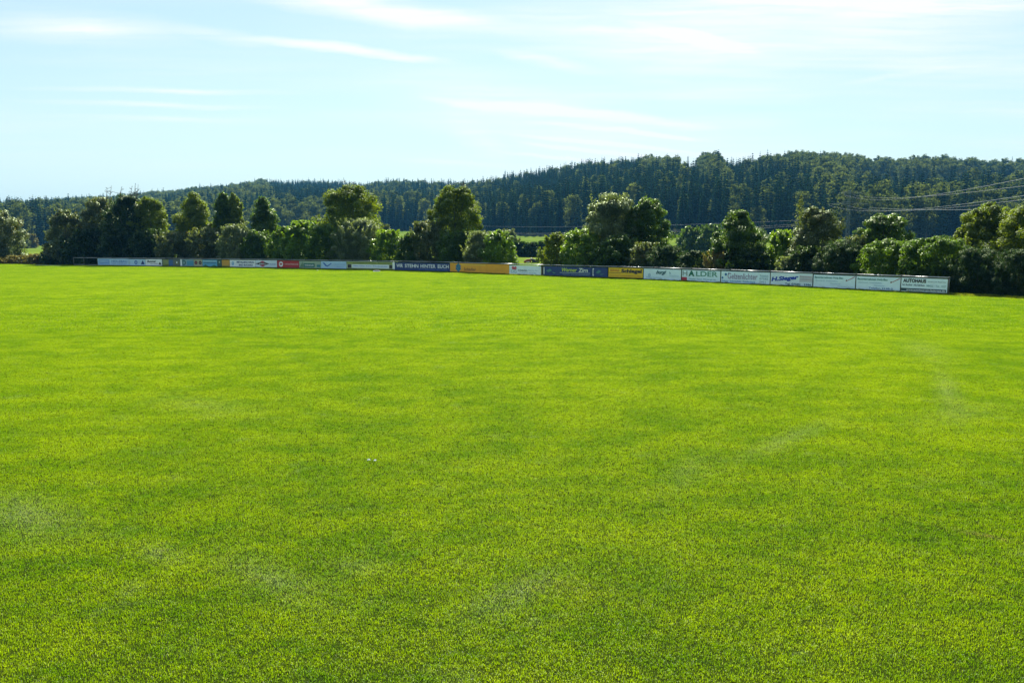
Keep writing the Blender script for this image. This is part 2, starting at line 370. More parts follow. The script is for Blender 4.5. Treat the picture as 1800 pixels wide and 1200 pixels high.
# grass blades in two-metre tiles
def blades(n, size, hmin, hmax, wid, seed):
    g = np.random.default_rng(seed)
    x = g.uniform(-size/2, size/2, n); y = g.uniform(-size/2, size/2, n)
    # tufts: pull blades towards random centres
    tx = g.uniform(-size/2, size/2, n//5); ty = g.uniform(-size/2, size/2, n//5)
    k = g.integers(0, len(tx), n); m = g.random(n) < 0.6
    x = np.where(m, tx[k]+g.normal(0, 0.018, n), x); y = np.where(m, ty[k]+g.normal(0, 0.018, n), y)
    h = g.uniform(hmin, hmax, n)*np.where(m, 1.12, 0.9); az = g.uniform(0, 2*np.pi, n); lean = g.uniform(0.1, 0.95, n)
    wa = az+np.pi/2+g.normal(0, 0.5, n); w_ = wid*g.uniform(0.6, 1.3, n)
    dx, dy = np.cos(az), np.sin(az); wx, wy = np.cos(wa)*w_/2, np.sin(wa)*w_/2
    z0 = np.zeros(n)
    mx, my, mz = x+dx*h*lean*0.3, y+dy*h*lean*0.3, h*0.62
    ex, ey, ez = x+dx*h*lean*1.0, y+dy*h*lean*1.0, h*np.clip(1.15-lean*0.55, 0.35, 1)
    V_ = np.stack([np.stack([x-wx, y-wy, z0], 1), np.stack([x+wx, y+wy, z0], 1), np.stack([mx+wx, my+wy, mz], 1),
                  np.stack([mx-wx, my-wy, mz], 1), np.stack([ex, ey, ez], 1)], 1).reshape(-1, 3)
    b0 = np.arange(n)[:, None]*5
    idx = np.concatenate([b0+[0, 1, 2, 3], b0+[3, 2, 4]], 1).ravel()
    fn = np.tile([4, 3], n)
    return raw(V_, fn, idx, tint=np.repeat(g.random(n), 2))
gc = bpy.data.collections.new('lawn_tiles')
for i in range(4):
    o = bpy.data.objects.new('grass_tile_a%d' % i, blades(28000, 2.0, 0.012, 0.031, 0.0041, 10+i)); o.data.materials.append(GRASS); gc.objects.link(o)
for i in range(3):
    o = bpy.data.objects.new('grass_tile_b%d' % i, blades(5200, 2.0, 0.03, 0.052, 0.016, 20+i)); o.data.materials.append(GRASS); gc.objects.link(o)
g = np.random.default_rng(5)
pts = []; ids = []
bX = np.array([p.x/p.y for p in bpts]); bY = np.array([p.y for p in bpts])
for yy in np.arange(3, 125, 2.0):
    for xx in np.arange(-90, 92, 2.0):
        if abs(xx) > yy*0.70+4: continue
        lim = np.interp(xx/yy, bX, bY)
        if yy > lim+1.0: continue
        pts.append((xx, yy, 0.004)); ids.append(int(g.integers(0, 4)) if yy < 30 else 4+int(g.integers(0, 3)))
n = len(pts)
tag(scatter('grass', pts, np.ones((n, 3)), g.integers(0, 4, n)*np.pi/2, ids, gc), 'short mown grass of the sunlit playing field', 'grass', kind='stuff')

# ------------------------------------------------------------ foliage
def unit(v): return v/np.maximum(np.linalg.norm(v, axis=1, keepdims=True), 1e-6)
def leaf_quads(pos, nrm, ln, asp, g, long_dir=None):
    n = len(pos)
    a = unit(nrm)
    r = g.normal(size=(n, 3)) if long_dir is None else long_dir+g.normal(size=(n, 3))*0.35
    t_ = unit(r-np.sum(r*a, 1, keepdims=True)*a); b_ = np.cross(a, t_)
    l = (ln*g.uniform(0.6, 1.4, n))[:, None]; w_ = l*asp
    return np.stack([pos-t_*l/2, pos+b_*w_/2+t_*l*0.08, pos+t_*l/2, pos-b_*w_/2+t_*l*0.08], 1).reshape(-1, 3)
def crown(g, w_, d_, z0, z1, shape, nclump, nleaf, leaf, asp=0.6, spiky=0.2, fill=0.35, lobes=0.16, crad=0.15, rfun=None):
    """leaf positions for a crown of width w_, depth d_, from z0 to z1"""
    H = z1-z0
    def env(h):
        h = np.clip(h, 0, 1)
        if shape == 'egg': return np.clip(np.minimum(1, (h+0.03)/0.25), 0, 1)**0.5*np.clip(1-h**1.9, 0, 1)**0.70
        if shape == 'dome': return np.sqrt(np.clip(1-h**4, 0, 1))*(0.86+0.14*np.sin(h*3))
        if shape == 'round': return np.clip(np.sin(np.pi*np.clip(h*0.93+0.05, 0, 1)), 0, 1)**0.45
        if shape == 'cone': return np.clip(np.minimum(1, (h+0.02)/0.16), 0, 1)**0.5*np.clip(1-h, 0, 1)**0.72*1.05
        if shape == 'oval': return np.clip(np.minimum(1, (h+0.03)/0.22), 0, 1)**0.5*np.sqrt(np.clip(1-h**3.2, 0, 1))
        return np.ones_like(h)
    ph = g.uniform(0, 6.28, 6); am = g.uniform(0.4, 1, 6)
    def lob(th, h):
        s = sum(am[i]*np.sin((i+2)*th+ph[i]+h*(3+2*i)) for i in range(6))
        return 1+lobes*s/2.2
    # clump centres: bias to the shell
    h = g.random(nclump*3); th = g.uniform(0, 2*np.pi, nclump*3)
    h[:nclump//4] = g.uniform(.78, .99, nclump//4)
    keep = g.random(nclump*3) < env(h)+0.10
    h, th = h[keep][:nclump], th[keep][:nclump]; n = len(h)
    rr = env(h)*lob(th, h)*g.uniform(0.0, 1.0, n)**0.33*0.92
    C_ = np.stack([rr*np.cos(th)*w_/2, rr*np.sin(th)*d_/2, z0+h*H], 1)
    cr = crad*min(w_, H)*g.uniform(0.55, 1.35, n)*(1-0.35*h)
    nl = int(nleaf*(1-fill)); k = g.integers(0, n, nl)
    dr = unit(g.normal(size=(nl, 3))); rad = g.random(nl)**0.4
    dr2 = dr*np.array([1, 1, 0.8])
    p1 = C_[k]+dr2*(cr[k]*rad)[:, None]
    n1 = dr*0.9+np.array([0, 0, 0.55])+g.normal(size=(nl, 3))*0.36
    nf = nleaf-nl
    h2 = g.random(nf)**1.15; th2 = g.uniform(0, 2*np.pi, nf); r2 = env(h2)*lob(th2, h2)*np.sqrt(g.random(nf))*0.80
    p2 = np.stack([r2*np.cos(th2)*w_/2, r2*np.sin(th2)*d_/2, z0+h2*H*0.97], 1)
    n2 = g.normal(size=(nf, 3))+np.array([0, 0, 0.3])
    P_ = [p1, p2]; N_ = [n1, n2]; T_ = [np.clip(g.normal(0.5, 0.22, nl)+np.repeat(g.normal(0, .16, n), 1)[k], 0, 1), np.clip(g.normal(0.45, .22, nf), 0, 1)]
    LD = [g.normal(size=(nl, 3)), g.normal(size=(nf, 3))]
    if spiky > 0:
        ns = int(nclump*0.9*min(1, spiky*3)); per = 34
        i = g.integers(0, n, ns); base = C_[i]+np.array([0, 0, 1])*cr[i][:, None]*0.4
        out = unit(C_[i]*np.array([1, 1, 0])+1e-3)*0.35
        sd_ = unit(out+np.array([0, 0, 1.0])+g.normal(size=(ns, 3))*0.22)
        ln_ = spiky*min(w_, H)*g.uniform(0.35, 1.0, ns)
        top = z1+0.03*H
        s = g.random((ns, per))
        pp = base[:, None]+sd_[:, None]*(ln_[:, None]*s)[..., None]+g.normal(size=(ns, per, 3))*(leaf*0.38)
        pp = pp.reshape(-1, 3); ok = pp[:, 2] < top; pp = pp[ok]
        P_.append(pp); N_.append((g.normal(size=(ns*per, 3))+np.array([0, -.2, 0.2]))[ok]); T_.append(np.clip(g.normal(0.62, 0.2, ns*per), 0, 1)[ok])
        LD.append(np.repeat(sd_, per, 0)[ok]*1.2)
    P_ = np.concatenate(P_); N_ = np.concatenate(N_); T_ = np.concatenate(T_); LD = np.concatenate(LD)
    P_[:, 2] = np.maximum(P_[:, 2], leaf*0.3)
    return leaf_quads(P_, N_, np.full(len(P_), leaf), asp, g, LD), T_, C_
def quads_mesh(V_, T_):
    n = len(T_); return raw(V_, np.full(n, 4), np.arange(n*4), tint=T_)
def trunk_mb(g, H, r0, C_, lean=0.05, nl=7, mb=None):
    mb = mb or MB(); lx, ly = g.normal(0, lean, 2)
    pts = [(lx*H*s**1.5, ly*H*s**1.5, -0.1+(H+0.1)*s) for s in (0, .1, .3, .5, .7, .88)]
    mb.tube(pts, [r0*1.25, r0, r0*.85, r0*.62, r0*.4, r0*.12], 8)
    for j in g.choice(len(C_), min(nl, len(C_)), replace=False):
        c_ = C_[j]; zb = min(c_[2]*0.55, H*0.6)+0.02*H; s = max(zb/H, 0.05); st = (lx*H*s**1.5, ly*H*s**1.5, zb)
        mid = [(st[k]+c_[k])/2 for k in range(3)]; mid[2] -= 0.04*H
        mb.tube([st, mid, tuple(c_)], [r0*.38, r0*.24, r0*.08], 6)
    return mb
SEED = [100]
def plant(name, x0, x1, ytop, off, mat, shape, label, cat='tree', group=None, z0=0.0, spiky=0.2, leaf=0.215, dens=0.8, Y=None,
          twigs=None, depth=0.85, asp=0.6, lobes=0.16, crad=0.12, fill=0.30, ybase=None, tip=None):
    SEED[0] += 1; g = np.random.default_rng(SEED[0])
    xm = (x0+x1)/2.0
    if Y is None:
        p = fence_pt(xm); q_ = fence_pt(xm+8); fd = (q_-p).normalized(); rd_ = p.normalized(); sn = abs(fd.x*rd_.y-fd.y*rd_.x)
        off = max(off, ((x1-x0)/TX*p.y*0.54+0.5)/sn); s = 1+off/p.length; base = Vector((p.x*s, p.y*s, 0))
    else:
        base = Vector(((xm-900)/TX*Y, Y, 0)); base.z = float(terrain(base.x, base.y))
    top = at(xm, ytop, base.y).z-base.z
    w_ = (x1-x0)/TX*base.y*((1.3 if shape == 'egg' else 1.12) if cat == 'tree' else 1.2)
    leaf = min(leaf, 0.0021*base.y)
    H = max(top, 0.5); zc = z0*H
    area = math.pi*w_*(H-zc)*0.9+0.6*w_*w_
    nleaf = int(min(max(area/(leaf*leaf*asp*0.5)*3.2*dens, 900), 60000))
    ncl = int(min(max(area/((crad*min(w_, H-zc))**2*3.2)*1.35, 26), 260))
    V_, T_, C_ = crown(g, w_, w_*depth, zc, H*.945, shape, ncl, nleaf, leaf, asp, spiky, fill, lobes, crad)
    root = empty(name, base, 0, label, cat, group)
    trunk_mb(g, H*0.9, max(0.03, H*0.018), C_).build('trunk' if cat == 'tree' else 'stem', BARK, root, smooth=True)
    link('crown' if cat == 'tree' else 'foliage', quads_mesh(V_, T_), mat, root)
    if twigs:
        tb = MB()
        for (tx, ty) in twigs:
            tp = at(tx, ty, base.y)-base; hb = H*0.86
            st = Vector((tp.x*0.75, tp.y, hb)); tb.tube([st, (st+tp)/2+Vector((g.normal(0, .1), 0, 0)), tp], [0.05, 0.035, 0.015], 5)
            for k in range(9):
                f = g.uniform(0.25, 0.95); q_ = st.lerp(tp, f); l_ = (1.1-f)*0.9
                tb.tube([q_, q_+Vector((g.normal(0, 1.0)*l_, g.normal(0, .4)*l_, g.uniform(.3, .9)*l_))], [0.035, 0.015], 4)
        tb.build('bare_twigs', TWIG, root)
    if tip:
        TV = []; TT_ = []
        for (tx, ty) in tip:
            tp = at(tx, ty, base.y)-base; n = 420
            s = g.random(n); pos = np.stack([tp.x+g.normal(0, .32, n)*(1.1-s), tp.y+g.normal(0, .32, n)*(1.1-s), tp.z-(1-s)*2.4], 1)
            TV.append(leaf_quads(pos, g.normal(size=(n, 3)), np.full(n, leaf), asp, g)); TT_.append(np.clip(g.normal(.55, .2, n), 0, 1))
        link('leading_shoot', quads_mesh(np.concatenate(TV), np.concatenate(TT_)), mat, root)
    return root
TG = 'trees behind the field fence'; SG = 'shrubs of the hedge behind the fence'
def tree(x0, x1, yt, mat, shape, label, off=9, **k): return plant('tree', x0, x1, yt, off, L[mat], shape, label, 'tree', TG, **k)
def shrub(x0, x1, yt, mat, shape, label, off=3.5, **k): return plant('shrub', x0, x1, yt, off, L[mat], shape, label, 'shrub', SG, **k)

# trees, from left to right
tree(-60,44,366,'grey','oval','grey green tree cut by the left edge of the photo', off=4, spiky=.12)
tree(86,150,364,'grey','oval','slim grey green tree standing free, left of the large dark clump', spiky=.2, off=5)
tree(142,222,343,'grey','oval','grey topped tree at the left end of the large dark clump', spiky=.14, twigs=[(188,329),(196,326),(214,328)], off=9)
tree(186,268,337,'dark','oval','very dark tree in the middle of the large clump, dead twigs on top', spiky=.14, twigs=[(243,324),(232,327),(238,322)], off=7)
tree(236,304,342,'yellow','oval','olive green tree at the right end of the large dark clump', spiky=.12, off=8, depth=1)
tree(312,380,333,'yellow','egg','olive tree with a pointed top just right of the dark clump', spiky=.1, z0=.05, lobes=.22)
tree(374,418,331,'mid','egg','narrow pointed tree, left one of a touching pair', spiky=.1)
tree(394,438,335,'yellow','egg','narrow brownish olive tree, right one of a touching pair', spiky=.1, off=10)
tree(438,497,341,'mid','egg','dark green pointed tree standing alone above the leafy hedge', spiky=.08)
tree(566,672,321,'yellow','round','broad olive crown rising over the silver shrub', off=10, spiky=.08, crad=.13, depth=.95, twigs=[(604,312),(622,318)], z0=.1, lobes=.05, fill=.4)
tree(754,850,321,'yellow','round','round olive tree left of the gap, one bare twig on top', off=9, lobes=.06, spiky=.08, twigs=[(817,313)], z0=.12)
tree(1018,1132,336,'silver','oval','large pale tree with spiky silver green top above the bright hedge', off=7, spiky=.22, lobes=.2)
tree(1096,1176,341,'mid','oval','dark green tree leaning against the large pale tree', off=8, spiky=.1)
tree(1246,1352,364,'mid','egg','wide cone shaped tree with feathery sides and olive tint', off=5, spiky=.12, depth=.9)
tree(1382,1484,360,'grey','oval','dark leafy tree with silver leaves on its crown and a tall shoot', off=6, spiky=.12, tip=[(1408,344)], lobes=.18)
tree(1502,1596,371,'mid','round','round dark tree with an olive rim behind the laurel hedge', off=8, spiky=.06, lobes=.06, z0=.1)
tree(1662,1716,390,'yellow','oval','small olive tree with reddish shoots beside the large olive tree', off=9, spiky=.16)
tree(1672,1784,351,'yellow','oval','large airy olive tree at the right, power cables passing behind it', off=9, spiky=.08, z0=.05)
tree(1736,1880,354,'yellow','oval','large olive tree cut by the right edge of the photo', off=8, spiky=.08, z0=.05)

# hedge shrubs
shrub(8,62,449,'brown','dome','low brownish shrub left of the end of the fence', off=1, spiky=.2)
shrub(48,96,446,'brown','dome','low straw coloured shrub under the slim grey green tree', off=1.5, spiky=.2)
shrub(80,150,434,'dark','dome','dark shrub with reddish tips at the end of the fence', off=2)
shrub(120,200,400,'dark','dome','black green shrub behind the empty fence bay', off=2.5)
shrub(180,250,398,'dark','dome','black green shrub below the very dark tree', off=2.5)
shrub(232,300,400,'dark','dome','dark shrub below the olive tree of the clump', off=3)
shrub(280,350,405,'grey','dome','greyish shrub right of the dark clump', spiky=.28)
shrub(336,402,398,'grey','dome','pale tipped shrub below the pointed olive tree', spiky=.3)
shrub(388,440,392,'silver','dome','pale silver shrub below the touching pair of trees', spiky=.3, off=3.2)
shrub(424,486,402,'mid','dome','green shrub left of the leafy hedge top', spiky=.2)
shrub(472,530,396,'laurel','dome','broad leaved bright shrub below the lone pointed tree', spiky=.15, leaf=.26)
shrub(500,560,385,'bright','dome','tallest bright leafy shrub between the lone pointed tree and the broad crown', spiky=.22, leaf=.26)
shrub(540,602,392,'laurel','dome','broad leaved shrub left of the silver shrub', spiky=.2, leaf=.26)
shrub(586,672,381,'silver','dome','silver white willow shrub with upright shoots', spiky=.4, leaf=.22, asp=.35)
shrub(656,712,402,'bright','dome','yellow green shrub right of the silver white willow shrub', spiky=.2)
shrub(696,752,407,'mid','dome','lowest green shrub between the two olive crowns', spiky=.1)
shrub(722,782,386,'grey','dome','pale shrub at the left foot of the round olive tree', spiky=.3)
shrub(770,842,402,'mid','dome','dark shrub under the round olive tree', spiky=.2)
shrub(818,874,404,'silver','dome','silvery shrub between the round olive tree and the green dome', spiky=.35, asp=.4)
shrub(846,910,402,'bright','dome','bright green dome shaped shrub at the left side of the gap', spiky=.1, lobes=.08, leaf=.24)
shrub(950,1006,407,'yellow','dome','olive shrub at the right side of the gap', spiky=.15)
shrub(984,1060,399,'bright','dome','bright yellow green shrub in front of the large pale tree', spiky=.1, lobes=.08, leaf=.25)
shrub(1044,1128,410,'mid','dome','dark green shrub below the large pale tree', spiky=.08, off=3)
shrub(1100,1166,424,'grey','dome','loose grey green shrub beside the feathery low hedge', spiky=.3, off=3)
shrub(1140,1206,430,'needle','dome','left part of the feathery low hedge', spiky=.35, asp=.3, off=2.5)
shrub(1188,1254,440,'needle','dome','right part of the feathery low hedge, sloping down to the fence', spiky=.35, asp=.3, off=2.2)
shrub(1240,1290,440,'brown','dome','yellowish brown shrub at the foot of the cone shaped tree', spiky=.25, off=2.2)
shrub(1262,1356,434,'dark','dome','dark shrub along the foot of the cone shaped tree', off=3)
shrub(1346,1398,401,'bright','oval','small yellow green upright shrub left of the silver leaved tree', spiky=.3, off=5, leaf=.22)
shrub(1364,1398,450,'silver','dome','small pale shrub behind the rail, right of the cone shaped tree', spiky=.3, off=1.6)
shrub(1386,1450,430,'dark','dome','dark shrub at the foot of the silver leaved tree', off=2.5)
shrub(1436,1520,420,'needle','dome','dark feathery shrub between the silver leaved tree and the laurel', spiky=.3, asp=.3, off=2.6)
shrub(1476,1522,410,'grey','oval','grey green shrub behind the left end of the laurel', spiky=.25, off=6)
shrub(1498,1622,418,'laurel','dome','left laurel bush with large glossy leaves', spiky=.08, leaf=.21, off=2.0, lobes=.1, crad=.12)
shrub(1568,1716,412,'laurel','dome','right laurel bush with large glossy leaves', spiky=.08, leaf=.21, off=2.2, lobes=.1, crad=.12)
shrub(1670,1762,432,'needle','dome','feathery dark shrub just right of the laurel', spiky=.3, asp=.25, leaf=.16, off=1.4)
shrub(1740,1830,436,'needle','dome','feathery dark shrub second from the right edge', spiky=.3, asp=.25, leaf=.16, off=1.2)
shrub(1806,1920,424,'dark','dome','dark shrub cut by the right edge of the photo', spiky=.2, off=1.2)
shrub(1600,1690,448,'mid','dome','low loose shrub in front of the right laurel bush', spiky=.35, asp=.35, off=1.0, leaf=.16)

# trees out on the meadow, seen through the gaps
MG = 'trees on the meadow behind the hedge'
def mtree(x0, x1, yt, Y, mat, shape, label, **k): return plant('tree', x0, x1, yt, 0, L[mat], shape, label, 'tree', MG, Y=Y, leaf=.38, **k)
mtree(896,930,424,168,'dark','dome','leftmost of the low dark trees closing the gap in the hedge')
mtree(918,948,425,166,'dark','dome','low dark tree in the middle of the gap in the hedge')
mtree(938,968,423,169,'dark','dome','low dark tree at the right of the gap in the hedge')
mtree(872,912,401,230,'grey','dome','pale rounded tree far behind the bright green dome shrub')
mtree(664,690,393,240,'grey','dome','small rounded tree behind the silver white willow shrub')
mtree(1190,1236,396,205,'mid','dome','left of two dark rounded trees above the feathery hedge')
mtree(1226,1276,393,200,'mid','dome','right of two dark rounded trees above the feathery hedge')
mtree(1268,1320,396,300,'yellow','dome','olive rounded tree half behind the cone shaped tree')
mtree(28,50,415,330,'grey','dome','small rounded tree on the meadow beside the grey green edge tree')
mtree(46,66,411,340,'brown','oval','small brownish tree on the meadow at the left gap')
mtree(1496,1530,404,240,'mid','dome','rounded tree behind the grey green shrub')

# ------------------------------------------------------------ the wooded hills
def spruce_mesh(seed, H=24.0, W_=6.6):
    g = np.random.default_rng(seed); n = 2300
    h = 1-np.sqrt(g.random(n))*0.94; lay = np.round(h*17)/17+g.normal(0, .007, n); h = lay.clip(0.05, 1)
    nb = 11; th = g.integers(0, nb, n)*2*np.pi/nb+np.floor(h*17)*1.7+g.normal(0, .17, n)
    R_ = (1-h)**0.85*W_/2*(1+0.13*np.sin(th*3+h*20))+0.15
    s = g.random(n)**0.6; r = R_*s
    pos = np.stack([r*np.cos(th), r*np.sin(th), h*H+0.6-s*R_*0.35], 1)
    nr_ = np.stack([np.cos(th)*.55, np.sin(th)*.55, np.full(n, .8)], 1)+g.normal(size=(n, 3))*.35
    ld = np.stack([np.cos(th), np.sin(th), np.full(n, -.4)], 1)
    V_ = leaf_quads(pos, nr_, np.full(n, .95), .5, g, ld)
    mb = MB(); mb.tube([(0, 0, -1), (0, 0, H*.5), (0, 0, H*.99)], [.32, .2, .03], 6)
    return V_, np.clip(g.normal(.5, .22, n), 0, 1), mb
def broad_mesh(seed, H=19.0, W_=12.0, shape='oval'):
    g = np.random.default_rng(seed)
    V_, T_, C_ = crown(g, W_, W_*.95, H*.14, H, shape, 30, 2600, .85, .7, .04, .22, .2, .23)
    return V_, T_, trunk_mb(g, H*.8, .3, C_, nl=5)
def one_mesh(V_, T_, mb):
    n = len(T_); tv_ = np.array(mb.v); fn = [len(f) for f in mb.f]; fi = [i+len(V_) for f in mb.f for i in f]
    return raw(np.concatenate([V_, tv_]), np.concatenate([np.full(n, 4), fn]), np.concatenate([np.arange(n*4), fi]),
               np.concatenate([np.zeros(n), np.ones(len(fn))]), np.concatenate([T_, np.full(len(fn), .5)]))
fc = bpy.data.collections.new('forest_trees'); FM = []
for i, (H, W_, sh) in enumerate([(19,12,'oval'),(17,13,'dome'),(21,11,'oval'),(18,12,'round'),(22,13,'oval')]):
    m_ = one_mesh(*broad_mesh(300+i, H, W_, sh)); m_.materials.append(FAR_BROAD); m_.materials.append(BARK); FM.append(m_)
    fc.objects.link(bpy.data.objects.new('broadleaf_%d' % i, m_))
for i, (H, W_) in enumerate([(24,6.6),(26,6.0),(22,7.0),(27,7.4),(20,6.2)]):
    m_ = one_mesh(*spruce_mesh(320+i, H, W_)); m_.materials.append(FAR_SPRUCE); m_.materials.append(BARK); FM.append(m_)
    fc.objects.link(bpy.data.objects.new('spruce_%d' % i, m_))
g = np.random.default_rng(77)
# stands of broadleaved trees, read off the photo as (x0, x1, y0, y1, share of broadleaf)
REG = [(-700,150,0,352,.75),(-700,150,352,380,.5),(-700,150,380,500,.15),(150,290,0,500,.85),(290,478,0,345,.85),(290,478,345,500,.6),
       (478,640,0,352,.08),(478,640,352,375,.75),(478,640,375,500,.4),(640,700,0,345,.5),(700,860,0,350,.35),(640,860,350,500,.12),
       (860,1120,0,300,.3),(860,1120,300,500,.07),(1120,1300,0,290,.85),(1120,1300,290,350,.12),(1300,1420,0,290,.82),(1120,1440,290,500,.12),
       (1420,2600,0,312,.97),(1420,2600,312,335,.22),(1480,2600,335,368,.7),(1440,2600,368,500,.15)]
gx, gy = np.meshgrid(np.arange(-1150, 900, 6.8), np.arange(300, 1640, 7.6)); gx = gx.ravel()+g.uniform(-3.2, 3.2, gx.size); gy = gy.ravel()+g.uniform(-3.6, 3.6, gy.size)
px = 900+TX*gx/gy
ok = (np.abs(gx/gy) < 0.80) & (gy > np.interp(px, *FOOT)+2) & (gy < np.interp(px, *RDG)+45)
gx, gy, px = gx[ok], gy[ok], px[ok]
cl_ = clearing(gx, gy); keep = ~cl_ | (g.random(len(gx)) < 0.62)
gx, gy, px, cl_ = gx[keep], gy[keep], px[keep], cl_[keep]
gz = terrain(gx, gy); top = 600-F*np.tan(np.arctan((gz+17-CAM_H)/gy)+PITCH)
pb = np.full(len(gx), .3)
for (a, b_, c0, c1, pr) in REG: pb[(px >= a) & (px < b_) & (top >= c0) & (top < c1)] = pr
# broad stands keep together
patch = np.sin(gx*.031+2)*np.sin(gy*.027)+.5*np.sin(gx*.083)*np.sin(gy*.06+1)
isb = g.random(len(gx)) < np.clip(pb+patch*.18*(pb > .15)*(pb < .8), 0.02, .97)
idx = np.where(isb, g.integers(0, 5, len(gx)), 5+g.integers(0, 5, len(gx)))
sc = np.where(isb, g.uniform(.66, 1.06, len(gx)), g.uniform(.68, 1.0, len(gx)))
near_ridge = gy > np.interp(px, *RDG)-25
sc = np.where(near_ridge, sc*g.uniform(.84, 1.08, len(gx)), sc)
front = gy < np.interp(px, *FOOT)+12
inview = np.abs(px-900) < 1000
ridge = near_ridge & (gy < np.interp(px, *RDG)+2)
ind = np.zeros(len(gx), bool)
fi = np.where(front & inview)[0]; ind[g.choice(fi, min(len(fi), 130), replace=False)] = True
ri = np.where(ridge & inview)[0]; ind[g.choice(ri, min(len(ri), 130), replace=False)] = True
sc = np.where(cl_, g.uniform(.22, .50, len(gx)), sc); idx = np.where(cl_ & (idx > 4), 2, idx); ind &= ~cl_
rot = g.uniform(0, 6.28, len(gx)); widthf = g.uniform(.9, 1.15, len(gx))
S = np.stack([sc*widthf, sc*widthf, sc], 1)
MARK = [(-999,40,'grey green edge tree'),(40,90,'straw coloured low shrub'),(90,150,'slim grey green tree'),(150,190,'empty fence bay'),(190,250,'dead twigs of the dark clump'),(250,305,'right end of the dark clump'),
 (305,345,'left half of the pointed olive tree'),(345,380,'right half of the pointed olive tree'),(380,440,'touching pair of trees'),(440,500,'lone pointed tree'),(500,560,'bright leafy shrub'),(560,620,'left half of the broad crown'),
 (620,672,'right half of the broad crown'),(672,710,'yellow green shrub'),(710,755,'WIR STEHN board'),(755,800,'left half of the round olive tree'),(800,850,'right half of the round olive tree'),(850,895,'green dome shrub'),
 (895,935,'left side of the hedge gap'),(935,975,'right side of the hedge gap'),(975,1022,'bright shrub right of the gap'),(1022,1075,'left half of the large pale tree'),(1075,1130,'right half of the large pale tree'),(1130,1175,'dark leaning tree'),
 (1175,1215,'left part of the feathery hedge'),(1215,1256,'right part of the feathery hedge'),(1256,1300,'left half of the cone shaped tree'),(1300,1350,'right half of the cone shaped tree'),(1350,1390,'small upright shrub'),
 (1390,1440,'tall leading shoot'),(1440,1484,'right half of the silver leaved tree'),(1484,1520,'lattice pylon'),(1520,1560,'left laurel bush'),(1560,1600,'right rim of the round dark tree'),(1600,1640,'left half of the right laurel bush'),
 (1640,1680,'end of the fence'),(1680,1730,'left side of the airy olive tree'),(1730,1770,'right side of the airy olive tree'),(1770,9999,'right edge tree')]
vis = [(20, 92), (668, 760), (848, 1024), (1174, 1262), (1592, 1668)]
nv = np.array([any(a <= p <= b_ for a, b_ in vis) for p in px])
ind &= (~front) | nv
gcnt = {}
for i in np.where(ind)[0]:
    kind_ = 'spruce' if idx[i] >= 5 else 'broadleaf_tree'
    key = (kind_, bool(front[i]), 2 if sc[i] > .95 else (1 if sc[i] > .85 else 0), [m for a, b_, m in MARK if a <= px[i] < b_][0])
    if key in gcnt: ind[i] = False; continue
    gcnt[key] = 1
    o = bpy.data.objects.new(kind_, FM[idx[i]]); COL.objects.link(o)
    o.location = (gx[i], gy[i], gz[i]); o.rotation_euler = (0, 0, rot[i]); o.scale = S[i]
    if front[i]: lb, gr = (('dark spruce', 'round crowned broadleaf tree')[kind_ != 'spruce']+' in the lowest row of the wooded hill', 'trees along the foot of the wooded hill')
    else: lb, gr = (('pointed dark spruce', 'round crowned broadleaf tree')[kind_ != 'spruce']+' on the skyline of the wooded hill', 'trees on the skyline of the wooded hill')
    mk = [m for a, b_, m in MARK if a <= px[i] < b_][0]
    what = 'spruce' if kind_ == 'spruce' else 'broadleaf tree'
    sz = 'tall' if sc[i] > .95 else ('medium' if sc[i] > .85 else 'small')
    lb = (sz+' round '+what if what[0] == 'b' else sz+' pointed '+what)+(' at hill foot behind the ' if front[i] else ' on the skyline above the ')+mk
    tag(o, lb, 'tree', gr+(', spruces' if kind_ == 'spruce' else ', broadleaved'))
m_ = ~ind
tag(scatter('forest', np.stack([gx, gy, gz], 1)[m_], S[m_], rot[m_], idx[m_], fc), 'dense mixed wood of spruce and broadleaf covering the hills', 'forest', kind='stuff')
# single trees that stand out
def lone(x, yt, Y, k, label, H):
    X = (x-900)/TX*Y; z = float(terrain(X, Y)); h = at(x, yt, Y).z-z
    s = h/H; o = bpy.data.objects.new('spruce' if k >= 5 else 'broadleaf_tree', FM[k]); COL.objects.link(o)
    o.location = (X, Y, z); o.scale = (min(s, 1.25), min(s, 1.25), s); tag(o, label, 'tree', None)
RH = lambda x: float(np.interp(x, *RDG))
lone(888, 300, RH(888)-30, 5, 'tallest spruce breaking the skyline, above the bright green dome shrub', 24)
lone(911, 304, RH(911)-22, 8, 'spruce tip just right of the tallest skyline spruce', 27)
lone(356, 322, RH(356)-10, 6, 'single thin spruce spike on the left hill skyline', 26)
lone(703, 313, RH(703)-12, 6, 'thin spruce spike on the skyline between the two olive crowns', 26)
lone(1255, 266, RH(1255)-8, 2, 'tall ragged broadleaf tree before the notch in the skyline', 21)
lone(1233, 268, RH(1233)-8, 4, 'broad crown left of the tall ragged skyline tree', 22)
lone(1313, 274, RH(1313)-8, 7, 'small pointed spruce right of the notch in the skyline', 22)
lone(1303, 278, RH(1303)-8, 9, 'shorter pointed spruce in the notch of the skyline', 20)
lone(881, 356, 480, 0, 'pale rounded tree before the dark spruces, left of a pair', 19)
lone(944, 355, 470, 3, 'pale rounded tree before the dark spruces, right of a pair', 18)
lone(1222, 350, 440, 1, 'leftmost pale crown of the rounded clump below the spruces', 17)
lone(1250, 352, 435, 0, 'middle pale crown of the rounded clump below the spruces', 19)
lone(1276, 350, 438, 3, 'wide pale crown of the rounded clump below the spruces', 18)
lone(1300, 357, 432, 1, 'rightmost pale crown of the rounded clump below the spruces', 17)

